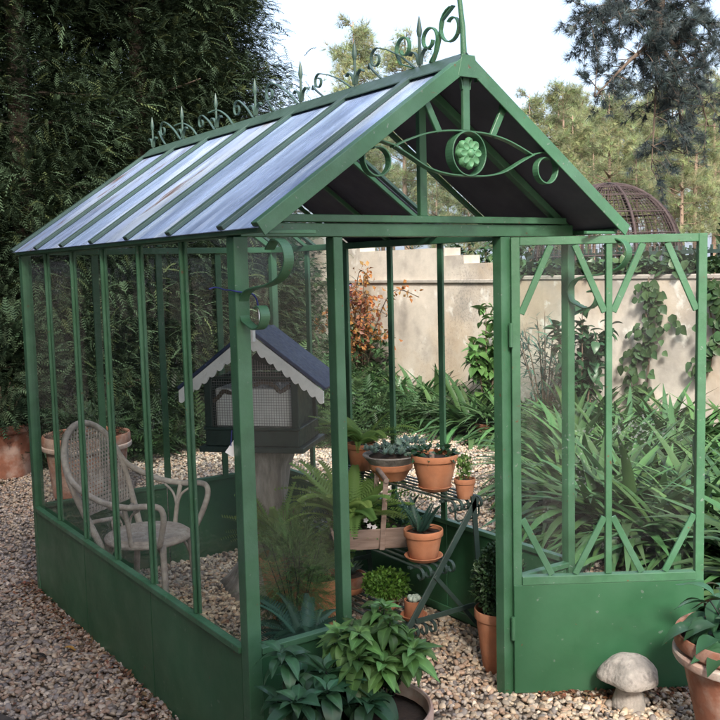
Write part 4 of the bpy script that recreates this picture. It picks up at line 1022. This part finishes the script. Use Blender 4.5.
for e in [i*.055 for i in range(1, 25)]:
    mb.tube([(R_*math.cos(e)*math.cos(i*math.pi/20), R_*math.cos(e)*math.sin(i*math.pi/20), zb_+R_*math.sin(e)) for i in range(40)], .003, 4, True)
mb.build('wire_mesh', 'rust', ar)
# dark picket fence behind the wall
fe = empty('fence', (7.0, 0, 0), 0, 'dark iron picket fence just behind the garden wall', 'fence')
mb = MB()
for k in range(60):
    y = .6+k*.085; mb.box((-.01, y-.01, 0), (.01, y+.01, 2.0))
mb.build('pickets', 'darkiron', fe)
for z in (1.1, 1.93): MB().box((-.03, .55, z-.02), (-.0105, 5.7, z+.02)).build('rail', 'darkiron', fe)

# ------------------------------------------------------------------ trees
def conifer_meshes(seed, H, R, nbr, nfr, L):
    rs = random.Random(seed); nm_ = NM(); tm = [frond(6, dr, .36, .05, .3, .8) for dr in (.6, 1.1)]
    Ps = []; Ds = []; Bs = []; mb = MB()
    for k in range(nbr):
        tz = rs.random()**1.05; z = .12+tz*(H-.3); r = R*(1-tz**1.7)**.8*rs.uniform(.72, 1.08)+.1; a = rs.uniform(0, 6.283)
        d = V((math.cos(a), math.sin(a), rs.uniform(-.1, .45))); br = rs.uniform(.55, 1.5)
        if rs.random() < .1: mb.tube([(0,0,z), (d.x*r*.5, d.y*r*.5, z+d.z*r*.5), (d.x*r*.98, d.y*r*.98, z+d.z*r*.75)], [.022, .012, .004], 5)
        for i in range(nfr):
            u = rs.uniform(.12, 1.0)**.7; p = V((0,0,z))+d*(r*u)-V((0,0,.25*r*u*u))
            sp_ = .16*r+.1
            p += V((rs.gauss(0, sp_*.6), rs.gauss(0, sp_*.6), rs.gauss(0, sp_*.45)))
            Ps.append(p); Ds.append((d+V((rs.gauss(0,.55), rs.gauss(0,.55), rs.gauss(-.15,.4))))); Bs.append(br*rs.uniform(.75, 1.3))
    n = len(Ps); P = np.array([tuple(p) for p in Ps]); Dd = np.array([tuple(p) for p in Ds]); B = np.array(Bs)
    c = B[:, None]*np.ones((n, 3)); warm = rng.random(n) < .16; c[warm] *= np.array([1.4, 1.15, .85])
    k = rng.integers(0, 2, n)
    for i in range(2):
        s = k == i; nm_.inst(*tm[i], P[s], Dd[s], np.array([0,0,1.])+sph(s.sum())*.45, L*ru(.6, 1.25, s.sum()), c[s])
    return nm_, mb
def conifer_proto(seed, H, R, nbr, nfr, L):
    t_ = empty('conifer_tree', (0,0,0)); nm_, mb = conifer_meshes(seed, H, R, nbr, nfr, L)
    mb.tube([(0,0,-.05), (.02,.01,H*.5), (0,0,H*.96)], [.13, .08, .02], 10).build('trunk', 'bark', t_, smooth=3); nm_.build('crown', 'conifer', t_); return t_
cp = [conifer_proto(3, 7.5, 1.6, 430, 120, .15), conifer_proto(9, 7.0, 1.4, 430, 115, .145)]
spots = [(0, 1.35, 7.6, 1.25, 'dark green conifer behind the left end of the greenhouse roof'), (1, 2.75, 7.6, 1.25, 'tall dark conifer behind the middle of the greenhouse roof'),
         (1, 3.75, 7.55, .9, 'dark conifer with feathery right edge against the bright sky'), (0, .0, 8.0, 1.2, 'dark conifer at the left edge of the picture behind the potted shrub'),
         (1, -1.3, 8.3, 1.2, 'dark conifer beyond the left edge behind the gravel path'), (0, 2.3, 9.4, 1.35, 'dark conifer in the second row behind the conifer screen'), (1, .9, 9.7, 1.35, 'dark conifer in the second row at the far left'),
         (1, 3.5, 9.2, 1.15, 'dark conifer in the second row behind the feathery edged conifer'),
         (0, -3.4, 5.8, 1.0, 'unseen dark conifer added left of the gravel path to cut the light'), (1, -2.9, 8.2, 1.1, 'unseen dark conifer added far left of the gravel path to darken pane reflections'),  # unseen conifers from here on, added to block sun and sky
         (1, -4.3, 2.6, 1.05, 'unseen dark conifer added beside the camera on the left for shade'), (0, -3.4, -5.6, 1.1, 'unseen dark conifer added close behind the camera position to block sun'),
         (0, -4.0, -3.1, 1.1, 'unseen dark conifer added level with the camera on the left to block sun'),
         (1, -4.9, -7.0, 1.1, 'unseen dark conifer added farthest behind the camera position to block sun'), (0, -4.6, -.6, 1.0, 'unseen dark conifer added behind the camera on the left for shade'), (1, -5.2, 4.4, 1.1, 'unseen dark conifer added in the second row on the left to darken pane reflections')]
for i, (k, x, y, s, lab) in enumerate(spots):
    o = cp[k] if i in (0, 1) else copy_tree(cp[k])
    o.location = (x, y, 0); o.rotation_euler = (0, 0, i*1.7); o.scale = (s, s, s)
    tag(o, lab, 'tree', 'dark conifers screening the left side')

# near pine with a limb over the top right corner
pt = empty('pine_tree', (11.9, 3.4, 0), 0, 'pine with dark drooping limbs hanging into the top right corner', 'tree')
limb = [(-.2,.1,7.6), (-1.5,.9,7.5), (-2.6,1.4,6.7), (-3.15,1.6,5.5), (-3.36,1.6,4.55)]
mb = MB(); mb.tube([(0,0,0), (-.05,.05,4), (-.2,.1,8), (-.15,.1,11)], [.26,.22,.16,.06], 12); mb.tube(smoothpath(limb, 6), [.12-.055*i/24 for i in range(25)], 8)
subs = []
def sub(p0, p1, p2, r0):
    pp = smoothpath([p0, p1, p2], 6); mb.tube(pp, [r0*(1-.8*i/(len(pp)-1)) for i in range(len(pp))], 6); subs.append(pp)
e = V(limb[-1])
sub(e, e+V((-.35,.0,-.15)), e+V((-1.0,.1,-.7)), .04); sub(e, e+V((.35,.0,-.25)), e+V((.75,.1,-1.3)), .045); sub(e, e+V((.15,.1,-.5)), e+V((.2,.2,-1.5)), .03)
sub(V(limb[3]), V(limb[3])+V((-.5,0,.15)), V(limb[3])+V((-1.05,.1,.05)), .035); sub(V(limb[3]), V(limb[3])+V((.5,.1,-.2)), V(limb[3])+V((1.2,.2,-.6)), .035)
sub(V(limb[4])+V((.03,0,.3)), e+V((.5,0,.25)), e+V((1.3,.1,.1)), .03); sub(e+V((.05,0,.4)), e+V((-.5,0,.35)), e+V((-.95,.0,.15)), .03)
sub(V(limb[3])+V((-.05,0,-.3)), V(limb[3])+V((-.6,0,-.35)), V(limb[3])+V((-1.35,.1,-.75)), .03); sub(e+V((.1,0,.2)), e+V((.7,0,-.2)), e+V((1.25,.1,-.9)), .035)
sub(V(limb[3])+V((0,0,.2)), V(limb[3])+V((.55,0,.2)), V(limb[3])+V((1.2,.1,.1)), .03); sub(V(limb[3])+V((0,0,.4)), V(limb[3])+V((-.5,0,.6)), V(limb[3])+V((-1.1,.1,.55)), .03)
sub(V(limb[2]), V(limb[2])+V((-.6,0,-.2)), V(limb[2])+V((-1.2,.1,-.9)), .03); sub(V(limb[2]), V(limb[2])+V((.8,.3,-.5)), V(limb[2])+V((1.6,.2,-1.3)), .03)
nm = NM(); tuft_v = []; tuft_f = []
for k in range(22):
    d = V((random.gauss(0,.6), 1+random.gauss(0,.3), random.gauss(0,.6))).normalized(); s_ = d.orthogonal().normalized()*.02
    k0 = len(tuft_v); tuft_v += [tuple(-s_), tuple(s_), tuple(d)]; tuft_f.append((k0, k0+1, k0+2))
tuft_v = np.array(tuft_v); tuft_f = np.array(tuft_f)
P = []; Dd = []
for pp in subs+[smoothpath(limb[2:], 8)]:
    for _ in range(33):
        b0 = pp[random.randrange(2, len(pp))]; dv = V((random.gauss(0,.8), random.gauss(0,.8), random.gauss(-.3,.5))).normalized(); L = random.uniform(.25, .62)
        tw = smoothpath([b0, b0+dv*L*.5+V((0,0,.03)), b0+dv*L-V((0,0,.12*L))], 5)
        mb.tube(tw, [.008-.0055*i/(len(tw)-1) for i in range(len(tw))], 4)
        for k in range(int(L/.03)):
            u = random.uniform(.45, 1.03); p = tw[min(int(u*(len(tw)-1)), len(tw)-1)]
            P.append(tuple(p+V((random.gauss(0,.025), random.gauss(0,.025), random.gauss(0,.02))))); Dd.append(tuple(dv+V((random.gauss(0,.6), random.gauss(0,.6), random.gauss(0.1,.6)))))
n = len(P); nm.inst(tuft_v, tuft_f, np.array(P), np.array(Dd), sph(n), ru(.085, .15, n), tint(n, .6, 1.3))
mb.build('trunk', 'bark', pt, smooth=3); nm.build('needles', 'nearpine', pt)

# far pine wood: each pine its own tree
def pine_proto(seed, H, slim=1.):
    rs = random.Random(seed); t_ = empty('pine_tree', (0,0,0)); mb = MB(); P = []; Dd = []; B = []
    mb.tube([(0,0,-.1), (.1,.05,H*.5), (0,0,H)], [.13,.09,.02], 7)
    for k in range(58):
        tz = rs.uniform(.30, 1.0)**.8; z = H*tz; a = rs.uniform(0, 6.28); r = (1.04-abs(tz-.6)*1.9)*H*.115*slim*rs.uniform(.45, 1.2)+.15
        d = V((math.cos(a), math.sin(a), rs.uniform(-.1, .6))); mb.tube([(0,0,z), tuple(V((0,0,z))+d*r)], [.03,.01], 4); br = rs.uniform(.6, 1.4)
        for i in range(34):
            u = rs.uniform(.55, 1.1); p = V((0,0,z))+d*r*u+V((rs.gauss(0,.17), rs.gauss(0,.17), rs.gauss(0,.11)))
            P.append(tuple(p)); Dd.append(tuple(d*.6+V((rs.gauss(0,.6), rs.gauss(0,.6), rs.gauss(.3,.5))))); B.append(br*rs.uniform(.7, 1.3))
    nm_ = NM(); n = len(P); nm_.inst(tuft_v[:36]*np.array([1,1,1]), tuft_f[:12], np.array(P), np.array(Dd), sph(n), ru(.22, .38, n), np.array(B)[:, None]*(1+rng.uniform(-.15, .15, (n, 3))))
    mb.build('trunk', 'pinebark', t_, smooth=3); nm_.build('crown', 'pine', t_); return t_
pp_ = [pine_proto(1, 10, .8), pine_proto(2, 10), pine_proto(3, 10, 1.15)]
def place(o, px, depth, s, rot):
    d = fwd+r2*((px-360)/F); d.z = 0; d.normalize(); p = CAM+d*depth; o.location = (p.x, p.y, -.2); o.scale = (s, s, s); o.rotation_euler = (0, 0, rot)
lst = [(361, 40, 1.22), (411, 38, 1.10), (338, 44, .95), (385, 47, .95), (440, 50, .8), (470, 52, .7), (531, 44, .97)]
x = 552
while x < 990:
    lst.append((x, random.uniform(30, 52), None)); x += random.uniform(9, 17)
x = 345
while x < 760:
    lst.append((x, random.uniform(54, 68), None)); x += random.uniform(13, 22)
for i, (px, dd, s) in enumerate(lst):
    o = pp_[i] if i < 3 else copy_tree(pp_[i % 3])
    if s is None: s = (2.0+dd*((.165 if px > 552 else .10)+random.uniform(-.045, .02)))/10
    place(o, px, dd, s, i*2.1)
    if px < 450 and i < 5: tag(o, 'tall thin pine standing above the greenhouse roof against the bright sky', 'tree', 'tall pines seen above the roof')
    else: tag(o, 'sunlit yellow green pine with pale trunk in the wood beyond the wall', 'tree', 'pines in the wood beyond the wall')
# undergrowth behind the wall
nm = NM(); n = 5200
az = ru(rad(26), rad(64), n); dd = ru(10.5, 24, n); P = np.stack([CAM.x+np.sin(az)*dd, CAM.y+np.cos(az)*dd, ru(0, 1, n)**1.4*2.0*(.75+.3*np.sin(az*23+dd))], 1)
P = P[P[:, 0] > WX+1.2]; n = len(P)
nm.inst(*frond(6, .7, .4, .09, .3, .6), P, sph(n)+np.array([0,0,.4]), sph(n)*.5+np.array([0,0,1.]), ru(.25, .6, n), tint(n, .4, 1.2))
tag(nm.build('undergrowth', 'ivy'), kind='stuff')
n = 9000; P = np.stack([ru(-3, 5.0, n), ru(0, 1, n)**1.3*2.6, ru(0, 1, n)**1.5], 1)
edge = 6.15-np.clip(P[:, 0]-1.3, 0, 9)*.32+.25*np.sin(P[:, 0]*3); P[:, 1] += edge; P[:, 2] *= .28+.75*np.clip((P[:, 1]-edge)/1.0, 0, 1)*(.75+.3*np.sin(P[:, 0]*5))
nm = NM(); nm.inst(*frond(7, .8, .34, .05, .3, .5), P, sph(n)+np.array([0,-.3,.5]), sph(n)*.5+np.array([0,0,1.]), ru(.16, .36, n), tint(n, .5, 1.3))
tag(nm.build('ground_cover', 'ivy'), kind='stuff')
def bush(name, loc, R, n, L, m, label, cat='shrub'):
    t_ = empty(name, loc, 0, label, cat); nm_ = NM()
    for k in range(9):
        a = k*2.4; c = (R[0]*.55*math.cos(a)*(k > 0), R[1]*.55*math.sin(a)*(k > 0), R[2]*(.5+.42*random.random()))
        mound(nm_, c, (R[0]*.5, R[1]*.5, R[2]*.32), n//9, L, up=.0)
    nm_.build('foliage', m, t_); stems(t_, (0,0,0), 7, R[0]*.7, R[2]*.75, th=.02)
bush('yellow_shrub', (8.0, 2.55, 0), (.8,.8,2.9), 2600, .11, 'yellow', 'loose yellow green leafy shrub rising behind the wall at the right edge')
bush('dark_shrub', (7.4, 6.4, 0), (.7,.9,2.25), 1500, .1, 'ivy', 'dark evergreen shrub behind the wall beside the arbour')
bush('dark_shrub', (5.6, 9.9, 0), (1.0,1.2,2.2), 2200, .12, 'ivy', 'dark evergreen shrub at the far left end of the wall')
